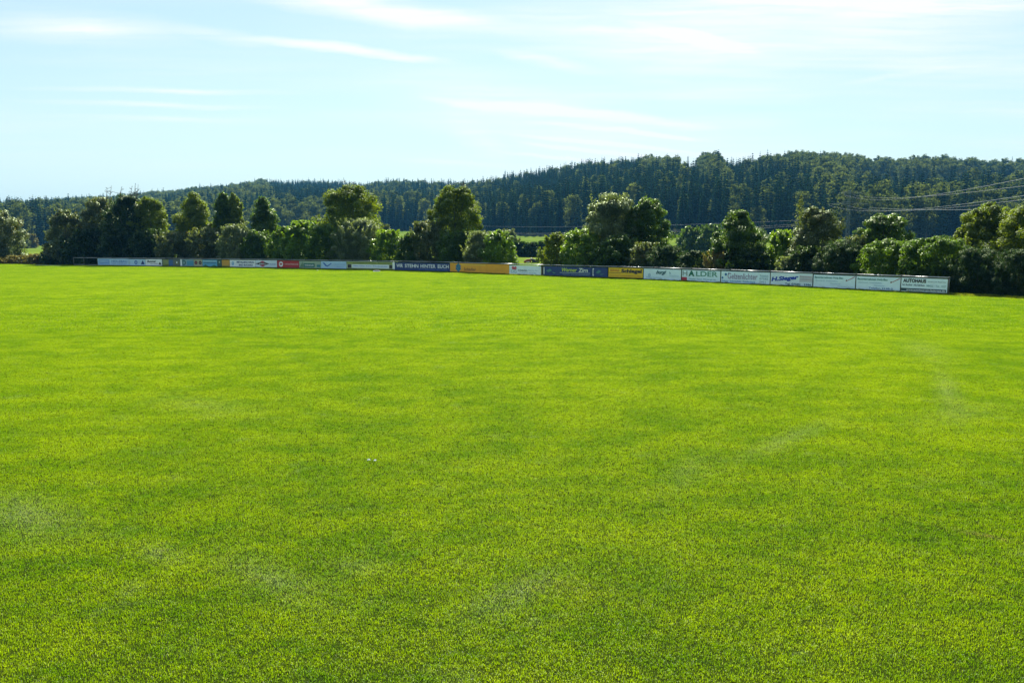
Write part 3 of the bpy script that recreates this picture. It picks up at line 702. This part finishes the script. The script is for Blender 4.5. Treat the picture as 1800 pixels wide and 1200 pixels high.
# ------------------------------------------------------------ fence
fr = empty('pitch_fence', fence_pt(900), 0, 'low steel rail fence carrying the advertising boards along the field', 'fence')
org = fence_pt(900); wp = [fence_pt(x)-org for x in POSTS]
g = np.random.default_rng(9)
for i, p in enumerate(wp):
    mb = MB(); mb.tube([p+Vector((0, 0, -.1)), p+Vector((0, 0, 1.10))], .035, 8); mb.tube([p+Vector((0, 0, 1.08)), p+Vector((0, 0, 1.15))], .06, 8)
    mb.build('post', POSTM, fr, smooth=True)
for i in range(len(wp)-1):
    mb = MB(); a, b_ = wp[i], wp[i+1]; sag = -.02*g.random()
    mb.tube([a+Vector((0, 0, 1.10)), (a+b_)/2+Vector((0, 0, 1.10+sag)), b_+Vector((0, 0, 1.10))], .036, 10); mb.build('top_rail', STEEL, fr, smooth=True)
    if i < 5:
        mb = MB(); mb.tube([a+Vector((0, 0, .16)), b_+Vector((0, 0, .16))], .03, 8); mb.build('lower_rail', STEEL, fr, smooth=True)

fg = bpy.data.collections.new('long_grass_tufts')
def tuft(seed):
    g = np.random.default_rng(seed); n = 90
    x, y = g.normal(0, .07, n), g.normal(0, .05, n); h = g.uniform(.05, .17, n); a = g.uniform(0, 6.28, n); l = g.uniform(.1, .8, n); w_ = .006
    V_ = np.stack([np.stack([x-w_, y, 0*x], 1), np.stack([x+w_, y, 0*x], 1), np.stack([x+np.cos(a)*h*l, y+np.sin(a)*h*l, h], 1)], 1).reshape(-1, 3)
    return raw(V_, np.full(n, 3), np.arange(n*3), tint=g.random(n))
for i in range(4):
    o = bpy.data.objects.new('tuft_%d' % i, tuft(60+i)); o.data.materials.append(leafmat('fringe_grass', (.05,.09,.01), (.16,.19,.03), .45, .03, .5, 2.0, dry=(.30,.24,.10)) if i == 0 else bpy.data.materials['fringe_grass']); fg.objects.link(o)
g = np.random.default_rng(61); fp = []
for _ in range(5200):
    x = g.uniform(60, 1900); p = fence_pt(x); k = 1+g.normal(0.10, .28)/p.length
    if math.sin(x*.11)+math.sin(x*.037+1)+g.normal(0, .8) > -.4: fp.append((p.x*k, p.y*k, .004))
n = len(fp)
tag(scatter('long_grass', fp, np.repeat(g.uniform(.5, 1.25, n)[:, None], 3, 1), g.uniform(0, 6.28, n), g.integers(0, 4, n), fg), 'fringe of longer unmown grass along the foot of the fence', 'grass', kind='stuff')

# ------------------------------------------------------------ advertising boards
WH = (.80,.84,.86); NAVY = (.012,.04,.17); BLU = (.05,.16,.50); LBL = (.42,.62,.80); ORG = (.80,.36,.01); YEL = (.82,.52,.01)
RED = (.42,.015,.02); DK = (.02,.02,.025); GRN = (.05,.22,.10); GGR = (.32,.42,.30); TEAL = (.03,.20,.24); PINK = (.65,.12,.18); BRN = (.28,.12,.03)
GR = (.3,.36,.42)
def text_mesh(s, bold=0.0, shear=0.0):
    cu = bpy.data.curves.new('t', 'FONT'); cu.body = s; cu.size = 1; cu.offset = bold; cu.shear = shear; cu.resolution_u = 3
    o = bpy.data.objects.new('t', cu); COL.objects.link(o)
    bpy.context.view_layer.update()
    me = bpy.data.meshes.new_from_object(o.evaluated_get(bpy.context.evaluated_depsgraph_get()))
    co = np.empty(len(me.vertices)*3, np.float32); me.vertices.foreach_get('co', co); co = co.reshape(-1, 3)
    fs = [tuple(p.vertices) for p in me.polygons]
    bpy.data.objects.remove(o); bpy.data.curves.remove(cu); bpy.data.meshes.remove(me)
    return co, fs
BN = [500]
def board(x0, x1, bg, label, els, z0=.13, z1=.97):
    p0 = fence_pt(x0); p1 = fence_pt(x1); d = p1-p0; Ln = d.length-.03; rz = math.atan2(d.y, d.x)
    nrm = Vector((d.y, -d.x, 0)).normalized()
    if nrm.y > 0: nrm = -nrm
    BN[0] += 1; g_ = np.random.default_rng(BN[0]); dz = g_.uniform(-.018, .018); z0 += dz; z1 += dz
    root = empty('advertising_board', p0+nrm*.062, rz, label, 'board', 'advertising boards on the fence')
    Hh = z1-z0
    mb = MB(); mb.box((0.015, -.010, z0), (Ln, .010, z1)); mb.build('panel', paint(bg), root)
    mb = MB()
    mb.box((0.012, .0125, z0+.05), (Ln, .035, z0+.09)); mb.box((0.012, .0125, z1-.09), (Ln, .035, z1-.05)); mb.build('frame', STEEL, root)
    mx = lambda f: .015+f*(Ln-.015); mz = lambda f: z0+f*Hh
    for e in els:
        k = e[0]
        if k == 'r':
            mb = MB(); mb.box((mx(e[1]), -.0145, mz(e[2])), (mx(e[3]), -.0115, mz(e[4]))); mb.build('colour_field', paint(e[5]), root)
        elif k == 'c':
            mb = MB(); n = 24; cx, cz, r = mx(e[1]), mz(e[2]), e[3]*Hh; rx = r*(e[5] if len(e) > 5 else 1)
            mb.add([(cx+rx*math.cos(6.2832*i/n), -.0185, cz+r*math.sin(6.2832*i/n)) for i in range(n)], [tuple(range(n))])
            mb.build('emblem', paint(e[4]), root)
        elif k == 'p':
            mb = MB(); mb.add([(mx(a), -.022, mz(b_)) for a, b_ in e[1]], [tuple(range(len(e[1])))]); mb.build('emblem', paint(e[2]), root)
        elif k == 't':
            co, fs = text_mesh(e[1], e[7] if len(e) > 7 else .0, e[8] if len(e) > 8 else 0)
            lo, hi = co.min(0), co.max(0); sx_ = (mx(e[4])-mx(e[2]))/max(hi[0]-lo[0], 1e-3); sz_ = (mz(e[5])-mz(e[3]))/max(hi[1]-lo[1], 1e-3)
            rise = e[9]*Hh if len(e) > 9 else 0
            X = mx(e[2])+(co[:, 0]-lo[0])*sx_; Z = mz(e[3])+(co[:, 1]-lo[1])*sz_+rise*(co[:, 0]-lo[0])/(hi[0]-lo[0])
            mb = MB(); mb.add([(float(a), -.025, float(b_)) for a, b_ in zip(X, Z)], fs); mb.build('lettering', paint(e[6]), root)
    return root
def cross(cx, cz, w_, h_, col): return [('r', cx-w_, cz-h_/3, cx+w_, cz+h_/3, col)]
board(173,228,LBL,'pale blue board with faint blue lettering, first board after the empty bay',[('r',.02,.12,.38,.88,(.20,.38,.68)),('t','ZIMMEREI',.06,.45,.34,.7,LBL,.01),('t','HOLZBAU',.45,.45,.95,.75,BLU,.01),('t','Dach und Wand',.45,.18,.92,.36,BLU)])
board(228,257,LBL,'pale blue board with a blue disc and star',[('c',.42,.5,.32,BLU,.9),('c',.42,.5,.2,LBL,.9),('p',[(.72,.2),(.95,.2),(.84,.85)],NAVY)])
board(257,286,WH,'small white board with black script and a black triangle',[('t','Bummer',.1,.5,.65,.85,DK,.03,.3),('t','Getränke',.28,.22,.75,.42,(.25,.15,.4)),('p',[(.78,.15),(.98,.15),(.88,.6)],DK)])
board(286,318,(.10,.13,.13),'dark board with yellow, blue and photo squares',[('r',.04,.02,.36,.95,(.22,.26,.08)),('r',.04,.02,.36,.3,(.35,.42,.04)),('r',.38,.05,.6,.95,(.03,.10,.28)),('r',.72,.12,.94,.8,(.12,.14,.06)),('c',.82,.55,.14,WH)])
board(318,342,(.22,.36,.42),'teal board with a dark round letter and pale bar',[('r',.0,.0,.12,1,WH),('t','D',.16,.1,.42,.9,(.02,.10,.10),.04),('r',.5,.1,.98,.8,(.06,.26,.40))])
board(342,357,(.42,.40,.26),'narrow beige board with two red and black emblems',[('c',.25,.55,.28,DK),('c',.25,.55,.18,RED),('c',.25,.55,.08,WH),('c',.75,.55,.28,DK),('c',.75,.55,.18,RED),('c',.75,.55,.08,WH)])
board(357,383,(.10,.36,.56),'light blue board with a dark line of lettering',[('r',.02,.72,.98,.86,(.40,.62,.70)),('t','FAHRSCHULE',.1,.5,.92,.68,NAVY,.02),('p',[(.0,.0),(.4,.0),(.2,.3)],(.04,.16,.08)),('p',[(.55,.0),(1,.0),(.8,.25)],(.04,.16,.08))])
board(383,391,(.03,.09,.07),'very narrow dark green board',[('c',.5,.65,.14,GGR)])
board(391,405,(.58,.30,.03),'small plain orange board left of the white board with the two dark lines',[('r',.0,.0,1,.2,(.30,.24,.02))])
board(405,450,WH,'white board with two short dark lines of capitals and a blue mark',[('c',.12,.5,.3,(.25,.48,.75),.8),('c',.12,.58,.12,WH),('t','METALLBAU HAUG',.28,.55,.96,.85,(.03,.05,.2),.03),('t','BAD BUCHAU',.36,.14,.9,.42,(.03,.05,.2),.03)])
board(450,488,(.62,.72,.82),'white board with an oval red emblem between dark wings',[('p',[(.0,.5),(.28,.75),(.28,.25)],DK),('p',[(.66,.5),(.40,.75),(.40,.25)],DK),('c',.33,.48,.42,PINK,1.2),('c',.33,.48,.3,(.3,.05,.12),1.2),('t','BRÄU',.19,.38,.47,.6,WH,.02),('t','Bierspezialitäten',.68,.3,.97,.55,BLU)])
board(488,527,RED,'dark red board with a white round emblem',[('c',.18,.5,.38,WH),('p',[(.10,.62),(.26,.62),(.18,.3)],RED),('c',.18,.6,.1,DK),('t','KREISSPARKASSE',.36,.42,.97,.62,(.8,.5,.5),.01)])
board(527,565,GGR,'grey green board with a dark green name box',[('p',[(.02,.1),(.16,.9),(.2,.1)],(.12,.22,.14)),('r',.2,.12,.72,.68,(.02,.14,.12)),('t','WENDLER',.25,.3,.68,.5,WH,.02),('r',.82,.15,.98,.5,TEAL)])
board(565,610,LBL,'pale blue board with a blue zigzag mark',[('p',[(.06,.8),(.14,.8),(.26,.3),(.2,.25)],BLU),('p',[(.22,.3),(.4,.75),(.44,.7),(.26,.22)],BLU),('t','Sanitär Heizung',.56,.45,.96,.7,(.2,.42,.7)),('t','Solar',.62,.18,.9,.38,(.2,.42,.7))])
board(610,695,(.50,.60,.42),'long pale green board with a white text bar between two black squares',[('r',.0,.66,.95,.95,(.26,.32,.05)),('t','Landgasthof  Kreuz  Biergarten',.14,.72,.92,.9,(.06,.10,.02),.02),('r',.0,.0,1,.1,(.20,.24,.04)),('r',.02,.14,.10,.62,DK),('r',.12,.16,.88,.62,(.72,.80,.86)),('t','gutbürgerliche Küche · Fremdenzimmer',.14,.3,.86,.48,BLU,.02),('r',.89,.14,.95,.62,DK),('r',.96,.0,1,1,WH)])
board(695,792,NAVY,'dark blue board reading WIR STEHN HINTER EUCH',[('t','WIR',.03,.36,.15,.82,WH,.015),('t','STEHN',.19,.36,.44,.82,WH,.015),('t','HINTER',.48,.36,.75,.82,WH,.015),('t','EUCH',.79,.36,.98,.82,WH,.015),('t','Ihre Partner am Ort',.45,.10,.95,.26,(.12,.22,.55))])
board(792,896,ORG,'long orange board with a teal S shaped emblem',[('r',.2,.80,.62,.92,(.78,.50,.05)),('c',.15,.5,.50,TEAL,.72),('c',.15,.5,.34,ORG,.6),('t','S',.10,.2,.20,.82,(.02,.16,.30),.06),('t','Schädler',.25,.16,.46,.52,BRN,.02)],z0=.10,z1=1.0)
board(896,952,(.76,.86,.92),'white board with a pink cloud shaped emblem',[('c',.12,.72,.2,PINK),('c',.2,.7,.2,PINK),('c',.16,.62,.14,PINK),('t','DG',.06,.1,.24,.48,(.35,.55,.6),.02),('t','Architekturbüro',.28,.36,.58,.56,(.04,.10,.14),.02),('t','Planung Bau',.6,.36,.92,.54,(.3,.5,.62)),('t','Telefon 07582',.32,.12,.86,.24,(.3,.5,.62))])
board(952,1041,NAVY,'navy board with the name Werner Zirn in yellow green and white',[('r',.0,.0,.05,1,DK),('p',[(.05,.1),(.065,.1),(.065,.9),(.05,.9)],WH),('p',[(.1,.5),(.18,.75),(.22,.55),(.15,.35)],(.06,.22,.18)),('p',[(.22,.4),(.3,.3),(.26,.2)],(.06,.22,.18)),('t','Werner',.42,.46,.72,.88,(.55,.70,.06),.02,.2),('t','Zirn',.75,.46,.93,.88,(.75,.82,.70),.02,.1),('r',.38,.33,.97,.37,(.5,.6,.6)),('t','Garten- und Landschaftsbau',.44,.12,.96,.26,(.3,.4,.4))])
board(1041,1069,NAVY,'short navy board with a white bracket, left of the yellow board',[('p',[(.05,.1),(.13,.1),(.13,.2),(.09,.2),(.09,.8),(.13,.8),(.13,.9),(.05,.9)],WH),('p',[(.25,.45),(.45,.75),(.6,.6),(.4,.35)],(.05,.20,.20)),('p',[(.5,.3),(.8,.35),(.6,.2)],(.05,.20,.20))])
board(1070,1131,YEL,'yellow board with the name Schlegel in black',[('t','SIGNALE',.05,.62,.32,.86,(.55,.16,.02),.02),('r',.02,.44,.38,.5,BRN),('t','Schlegel',.38,.38,.97,.9,DK,.05),('t','Sand Kies Transportbeton Erdbau',.05,.08,.95,.26,(.60,.22,.02),.01)])
board(1132,1198,(.71,.86,.95),'white board with dark teal handwriting in its middle',[('t','burgi',.34,.42,.62,.88,(.01,.10,.16),.04,.5),('t','h',.70,.55,.74,.78,(.1,.3,.4)),('c',.16,.38,.18,(.45,.60,.72)),('t','Malerbetrieb',.08,.1,.5,.26,(.35,.55,.7)),('t','Meisterbetrieb',.70,.3,.95,.5,(.45,.62,.74))],z0=.10,z1=1.0)
board(1199,1267,(.71,.86,.95),'white board reading HALDER in dark green with a red mark below',[('t','H',.02,.46,.15,.92,(.25,.32,.36),.02),('t','A',.18,.44,.34,.96,(.0,.14,.09),.06),('t','LDER',.38,.46,.94,.92,(.10,.30,.24),.02),('r',-.0,.02,.14,.34,(.45,.02,.05)),('t','Fenster Türen Wintergärten',.2,.10,.9,.28,(.2,.42,.5),.01)],z0=.10,z1=1.0)
board(1268,1354,(.71,.86,.96),'white board reading Gelzenlichter in purple grey with a blue dotted mark',[('c',.10,.72,.12,(.03,.16,.40)),('c',.03,.42,.1,(.03,.16,.40)),('c',.16,.8,.08,(.03,.16,.40)),('t','Gelzenlichter',.14,.34,.76,.86,(.32,.26,.42),.015),('t','Elektro · Solartechnik · Kundendienst',.02,.08,.72,.24,(.06,.30,.62),.015),('t','Telefon',.80,.62,.97,.78,(.1,.3,.4)),('t','07582',.80,.38,.97,.54,(.15,.25,.35)),('t','2411',.80,.12,.92,.28,(.15,.25,.35))],z0=.10,z1=1.0)
board(1355,1429,(.72,.83,.91),'white board with the slanting blue name H. Sieger',[('t','H.Sieger',.02,.16,.68,.62,(.01,.05,.42),.05,.15,.26),('r',.70,.30,1,.86,(.55,.58,.66)),('t','Bodenbeläge',.71,.66,.98,.80,(.45,.2,.25)),('t','Parkett Raumausstattung',.71,.46,.98,.60,(.45,.2,.25)),('t','Tel. 07582 · 2386',.36,.03,.98,.20,(.03,.12,.22),.03)],z0=.10,z1=1.0)
for xa, xb, lb in ((1430,1504,'left one of two twin white boards with green heading and red stroke'),(1505,1583,'right one of two twin white boards with red stroke, next to the last board')):
    els = [('t','Bauunternehmen Holz-Bau',.03,.72,.72,.88,(.02,.20,.20),.02),('t','Zimmerei  Innenausbau',.05,.48,.6,.6,(.3,.48,.62)),('t','Meisterbetrieb',.42,.28,.66,.38,(.3,.48,.62)),('p',[(.80,.56),(.98,.88),(1.0,.96),(.99,.96),(.82,.64),(.78,.60)],(.38,.06,.08)),('p',[(.78,.60),(.82,.64),(.80,.70)],DK)]
    els.append(('t','Telefon 2148-0',.30,.06,.85,.20,(.10,.22,.42),.02) if xa == 1505 else ('t','Beratung Planung',.6,.08,.97,.18,(.3,.48,.62)))
    board(xa, xb, (.72,.87,.96), lb, els, z0=.10, z1=.98)
board(1584,1666,(.75,.89,.97),'last board on the right, white with the bold black word AUTOHAUS',[('t','AUTOHAUS',.04,.66,.55,.94,(.02,.02,.03),.05),('t','Service und Reparatur',.58,.70,.98,.82,(.1,.2,.25)),('t','Inh. Buchhof · Alle Fabrikate',.03,.42,.52,.56,(.05,.10,.15),.015),('t','88422 · Tel. 1427',.56,.40,.98,.54,(.1,.3,.35)),('r',.0,.03,.98,.24,(.02,.06,.08)),('t','www.autohaus-am-federsee.de',.12,.06,.96,.20,WH,.02)],z0=.10,z1=.98)

# ------------------------------------------------------------ power line
def cable(pts, Ya, Yd, xd, xend, label, r=.013, grp='power cables crossing the hillside'):
    """pts: three photo pixels the wire passes; its plan runs straight from depth Ya (first pixel) to depth Yd (at column xd)"""
    A = at(pts[0][0], pts[0][1], Ya); D = at(xd, 400, Yd)
    def plan(x):
        k = (x-900)/TX; dx, dy = D.x-A.x, D.y-A.y
        s = (k*A.y-A.x)/(dx-k*dy); return s, A.x+s*dx, A.y+s*dy
    S_ = []; Z_ = []
    for (x, y) in pts:
        s, X, Y = plan(x); S_.append(s); Z_.append(CAM_H+float(elev(y))*Y)
    co = np.polyfit(S_, Z_, 2); se = plan(xend)[0]
    p = [(A.x+s*(D.x-A.x), A.y+s*(D.y-A.y), float(np.polyval(co, s))) for s in np.linspace(0, se, 40)]
    mb = MB(); mb.tube(p, r, 5); return tag(mb.build('power_cable', OLDCABLE if grp.startswith('thin') else CABLE, smooth=True), label, 'cable', grp)
PY = 300.0
cable([(1484,343.5),(1620,345),(1800,312)],PY,70,1800,1990,'uppermost pale power cable rising to the right edge',.013)
cable([(1500,343.5),(1640,343.8),(1800,326)],PY,80,1800,1990,'second pale power cable from the top',.013)
cable([(1456,361),(1640,364.5),(1800,343)],PY,75,1800,1990,'third pale power cable, passing over the large olive tree',.013)
cable([(1490,362.5),(1645,367),(1800,350)],PY,85,1800,1990,'fourth pale power cable, just under the third',.013)
cable([(1528,365),(1620,368.5),(1720,368.5)],PY,90,1800,1900,'lowest and brightest power cable, level above the round dark tree',.018)
cable([(800,396),(1200,395),(1385,388)],480,290,1440,1440,'upper thin power cable low over the meadow',.03,'thin cables low over the meadow')
cable([(800,407),(1200,404.5),(1385,395)],480,290,1440,1440,'middle thin power cable low over the meadow',.03,'thin cables low over the meadow')
cable([(800,409),(1200,407),(1372,399)],480,290,1440,1440,'lower thin power cable low over the meadow',.03,'thin cables low over the meadow')
pb_ = at(1490, 400, PY); gzp = float(terrain(pb_.x, PY)); topz = at(1490, 335, PY).z-gzp
py_ = empty('power_pylon', (pb_.x, PY, gzp), 0, 'slim steel lattice pylon in front of the spruces', 'pylon')
mb = MB(); cs = [(-1, -1), (1, -1), (1, 1), (-1, 1)]; hw = lambda z: .62-.34*z/topz
for a, b_ in cs: mb.tube([(a*hw(-.3), b_*hw(-.3), -.3), (a*hw(topz), b_*hw(topz), topz)], .05, 5)
nz_ = 12
for k in range(nz_):
    za, zb = topz*k/nz_, topz*(k+1)/nz_
    for i in range(4):
        a = cs[i]; b_ = cs[(i+1) % 4]
        if k % 2: a, b_ = b_, a
        mb.tube([(a[0]*hw(za), a[1]*hw(za), za), (b_[0]*hw(zb), b_[1]*hw(zb), zb)], .03, 4)
mb.build('mast', PYLON, py_)
for yy, hl, hr_ in ((340, 4.0, 5.2), (359, 7.4, 8.2)):
    z = at(1490, yy, PY).z-gzp; mb = MB()
    for s_, L_ in ((-1, hl), (1, hr_)):
        mb.tube([(0, -.3, z), (s_*L_, 0, z)], .05, 4); mb.tube([(0, .3, z), (s_*L_, 0, z)], .05, 4); mb.tube([(0, 0, z+.9), (s_*L_, 0, z)], .04, 4)
        for q_ in (.3, .6): mb.tube([(s_*L_*q_, -.3*(1-q_), z), (s_*L_*q_, 0, z+.9*(1-q_))], .03, 4)
    arm = mb.build('crossarm', PYLON, py_)
    for s_, L_ in ((-1, hl), (1, hr_)):
        mb = MB()
        for j in range(5): mb.tube([(s_*L_*.97, 0, z-.1-j*.14), (s_*L_*.97, 0, z-.2-j*.14)], [.10, .05], 8)
        mb.build('insulator', POSTM, arm)
for (x, yt, Y, lb) in ((1440,384,290,'wooden pole hidden behind the silver leaved tree'),(800,393,480,'wooden pole hidden behind the round olive tree')):
    p = at(x, 400, Y); zg = float(terrain(p.x, Y)); h = at(x, yt, Y).z-zg
    e = empty('power_pole', (p.x, Y, zg), 0, lb, 'pole'); mb = MB(); mb.tube([(0, 0, -.3), (0, 0, h)], [.16, .1], 8); mb.build('pole', WOOD, e, smooth=True)
    mb = MB(); mb.box((-1.1, -.06, h-.55), (1.1, .06, h-.43)); mb.build('crossarm', WOOD, e)

# ------------------------------------------------------------ small things
def skin_mesh(jo, ed, rad):
    me = bpy.data.meshes.new('s'); me.from_pydata(jo, ed, []); o = bpy.data.objects.new('s', me); COL.objects.link(o)
    o.modifiers.new('k', 'SKIN'); sb = o.modifiers.new('u', 'SUBSURF'); sb.levels = 2; sb.render_levels = 2
    for i, r in enumerate(rad): me.skin_vertices[0].data[i].radius = (r, r)
    me.skin_vertices[0].data[0].use_root = True
    bpy.context.view_layer.update()
    out = bpy.data.meshes.new_from_object(o.evaluated_get(bpy.context.evaluated_depsgraph_get()))
    bpy.data.objects.remove(o); return out
HIDE_B = flat('brown_hide', (.22,.07,.02), .8, 0, .1, 5); HIDE_K = flat('black_hide', (.02,.018,.018), .7, 0, .1, 5); HIDE_W = flat('white_hide', (.7,.62,.55), .8, 0, .1, 5)
def calf(x, y, yw, hide, label, belly):
    p = G(x, y); s = 1.0
    jo = [(0,0,.34),(-.36,0,.33),(.34,0,.36),(.52,0,.52),(.66,0,.66),(.86,.0,.60),(-.50,.16,.12),(-.24,.24,.10),(-.50,-.16,.12),(-.24,-.26,.10),(.36,.14,.14),(.60,.16,.08),(.36,-.14,.14),(.60,-.18,.08),(-.56,0,.30),(-.66,.03,.10)]
    ed = [(0,1),(0,2),(2,3),(3,4),(4,5),(1,6),(6,7),(1,8),(8,9),(2,10),(10,11),(2,12),(12,13),(1,14),(14,15)]
    rd = [.27,.26,.23,.15,.13,.07,.11,.06,.11,.06,.08,.05,.08,.05,.06,.025]
    root = empty('calf', p, yw, label, 'calf', 'calves lying on the meadow')
    me = skin_mesh(jo, ed, rad=rd); link('body', me, hide, root)
    for sd_ in (-1, 1):
        mb = MB(); mb.add([(.62, sd_*.10, .72), (.58, sd_*.26, .74), (.64, sd_*.25, .68), (.66, sd_*.1, .70)], [(0,1,2,3)]); mb.add([(.62, sd_*.10, .70), (.58, sd_*.26, .72), (.64, sd_*.25, .66), (.66, sd_*.1, .68)], [(3,2,1,0)]); mb.build('ear', hide, root)
    mb = MB(); mb.tube(belly[0], belly[1], 12); mb.build('white_patch', HIDE_W, root, smooth=True)
calf(928, 462.3, R(4), HIDE_B, 'brown calf lying on the meadow, seen in the gap of the hedge above the fence', ([(-.3,-.18,.16),(0,-.2,.14),(.3,-.15,.16)],[.05,.13,.06]))
calf(941, 462.6, R(200), HIDE_K, 'black calf with a white patch lying in the gap, right of the brown one', ([(.50,0,.55),(.62,0,.70),(.84,0,.64)],[.12,.15,.09]))
PAPER = flat('white_paper', (.8,.8,.76), .8, 0, .05, 30); DARKP = flat('dark_plastic', (.03,.03,.03), .5)
def scrap(x, y, s, label, seed):
    g = np.random.default_rng(seed); p = G(x, y); n = 7
    V_ = [(math.cos(6.283*i/n)*s*g.uniform(.6, 1.1), math.sin(6.283*i/n)*s*g.uniform(.5, .9), .028+g.uniform(0, .02)) for i in range(n)]+[(0, 0, .055)]
    lo = [(a, b_, c_-.006) for a, b_, c_ in V_]
    mb = MB(); mb.add(V_, [(i, (i+1) % n, n) for i in range(n)]); mb.add(lo, [((i+1) % n, i, n) for i in range(n)])
    mb.add(V_[:n]+lo[:n], [(i+n, (i+1) % n+n, (i+1) % n, i) for i in range(n)])
    tag(mb.build('paper_scrap', PAPER, loc=(p.x, p.y, .004)), label, 'scrap', 'white scraps lying on the grass')
scrap(648, 812, .032, 'left of two small white scraps lying in the near grass', 1)
scrap(659.5, 813, .030, 'right of two small white scraps lying in the near grass', 2)
scrap(558, 475.4, .14, 'white scrap on the grass in front of the grey green board', 3)
p = G(662, 477.6); root = empty('ground_cover', (p.x, p.y, 0), 0, 'flat dark disc with a white rim on the grass before the long pale green board', 'ground cover')
mb = MB(); mb.tube([(0, 0, 0), (0, 0, .10)], [.42, .38], 24); mb.build('rim', PAPER, root)
mb = MB(); mb.tube([(0, .02, .102), (0, .02, .17)], [.33, .28], 24); mb.build('lid', DARKP, root)
a, b_ = G(62, 466.3), G(108, 467.4); d = (b_-a).normalized(); nn = Vector((-d.y, d.x, 0))*.22
LINE = flat('chalk_line', (.75,.78,.70), .9, 0, .1, 8)
mb = MB(); mb.add([a-nn+Vector((0, 0, .05)), b_-nn+Vector((0, 0, .05)), b_+nn+Vector((0, 0, .05)), a+nn+Vector((0, 0, .05))], [(0, 1, 2, 3)])
tag(mb.build('field_marking', LINE), kind='structure')

# ------------------------------------------------------------ haze
if HAZE > 0:
    HM, t = newmat('haze_air')
    v = t.n('ShaderNodeVolumePrincipled', {'Color': (.14, .52, 1.0, 1), 'Density': HAZE, 'Anisotropy': 0.0})
    o_ = t.n('ShaderNodeOutputMaterial'); t.link(v.outputs[0], o_.inputs['Volume'])
    mb = MB(); mb.box((-19000, -200, -2), (19000, 6500, 190)); hz_ = mb.build('haze', HM)
    tag(hz_, 'thin bluish haze over the hills', 'haze', kind='stuff')
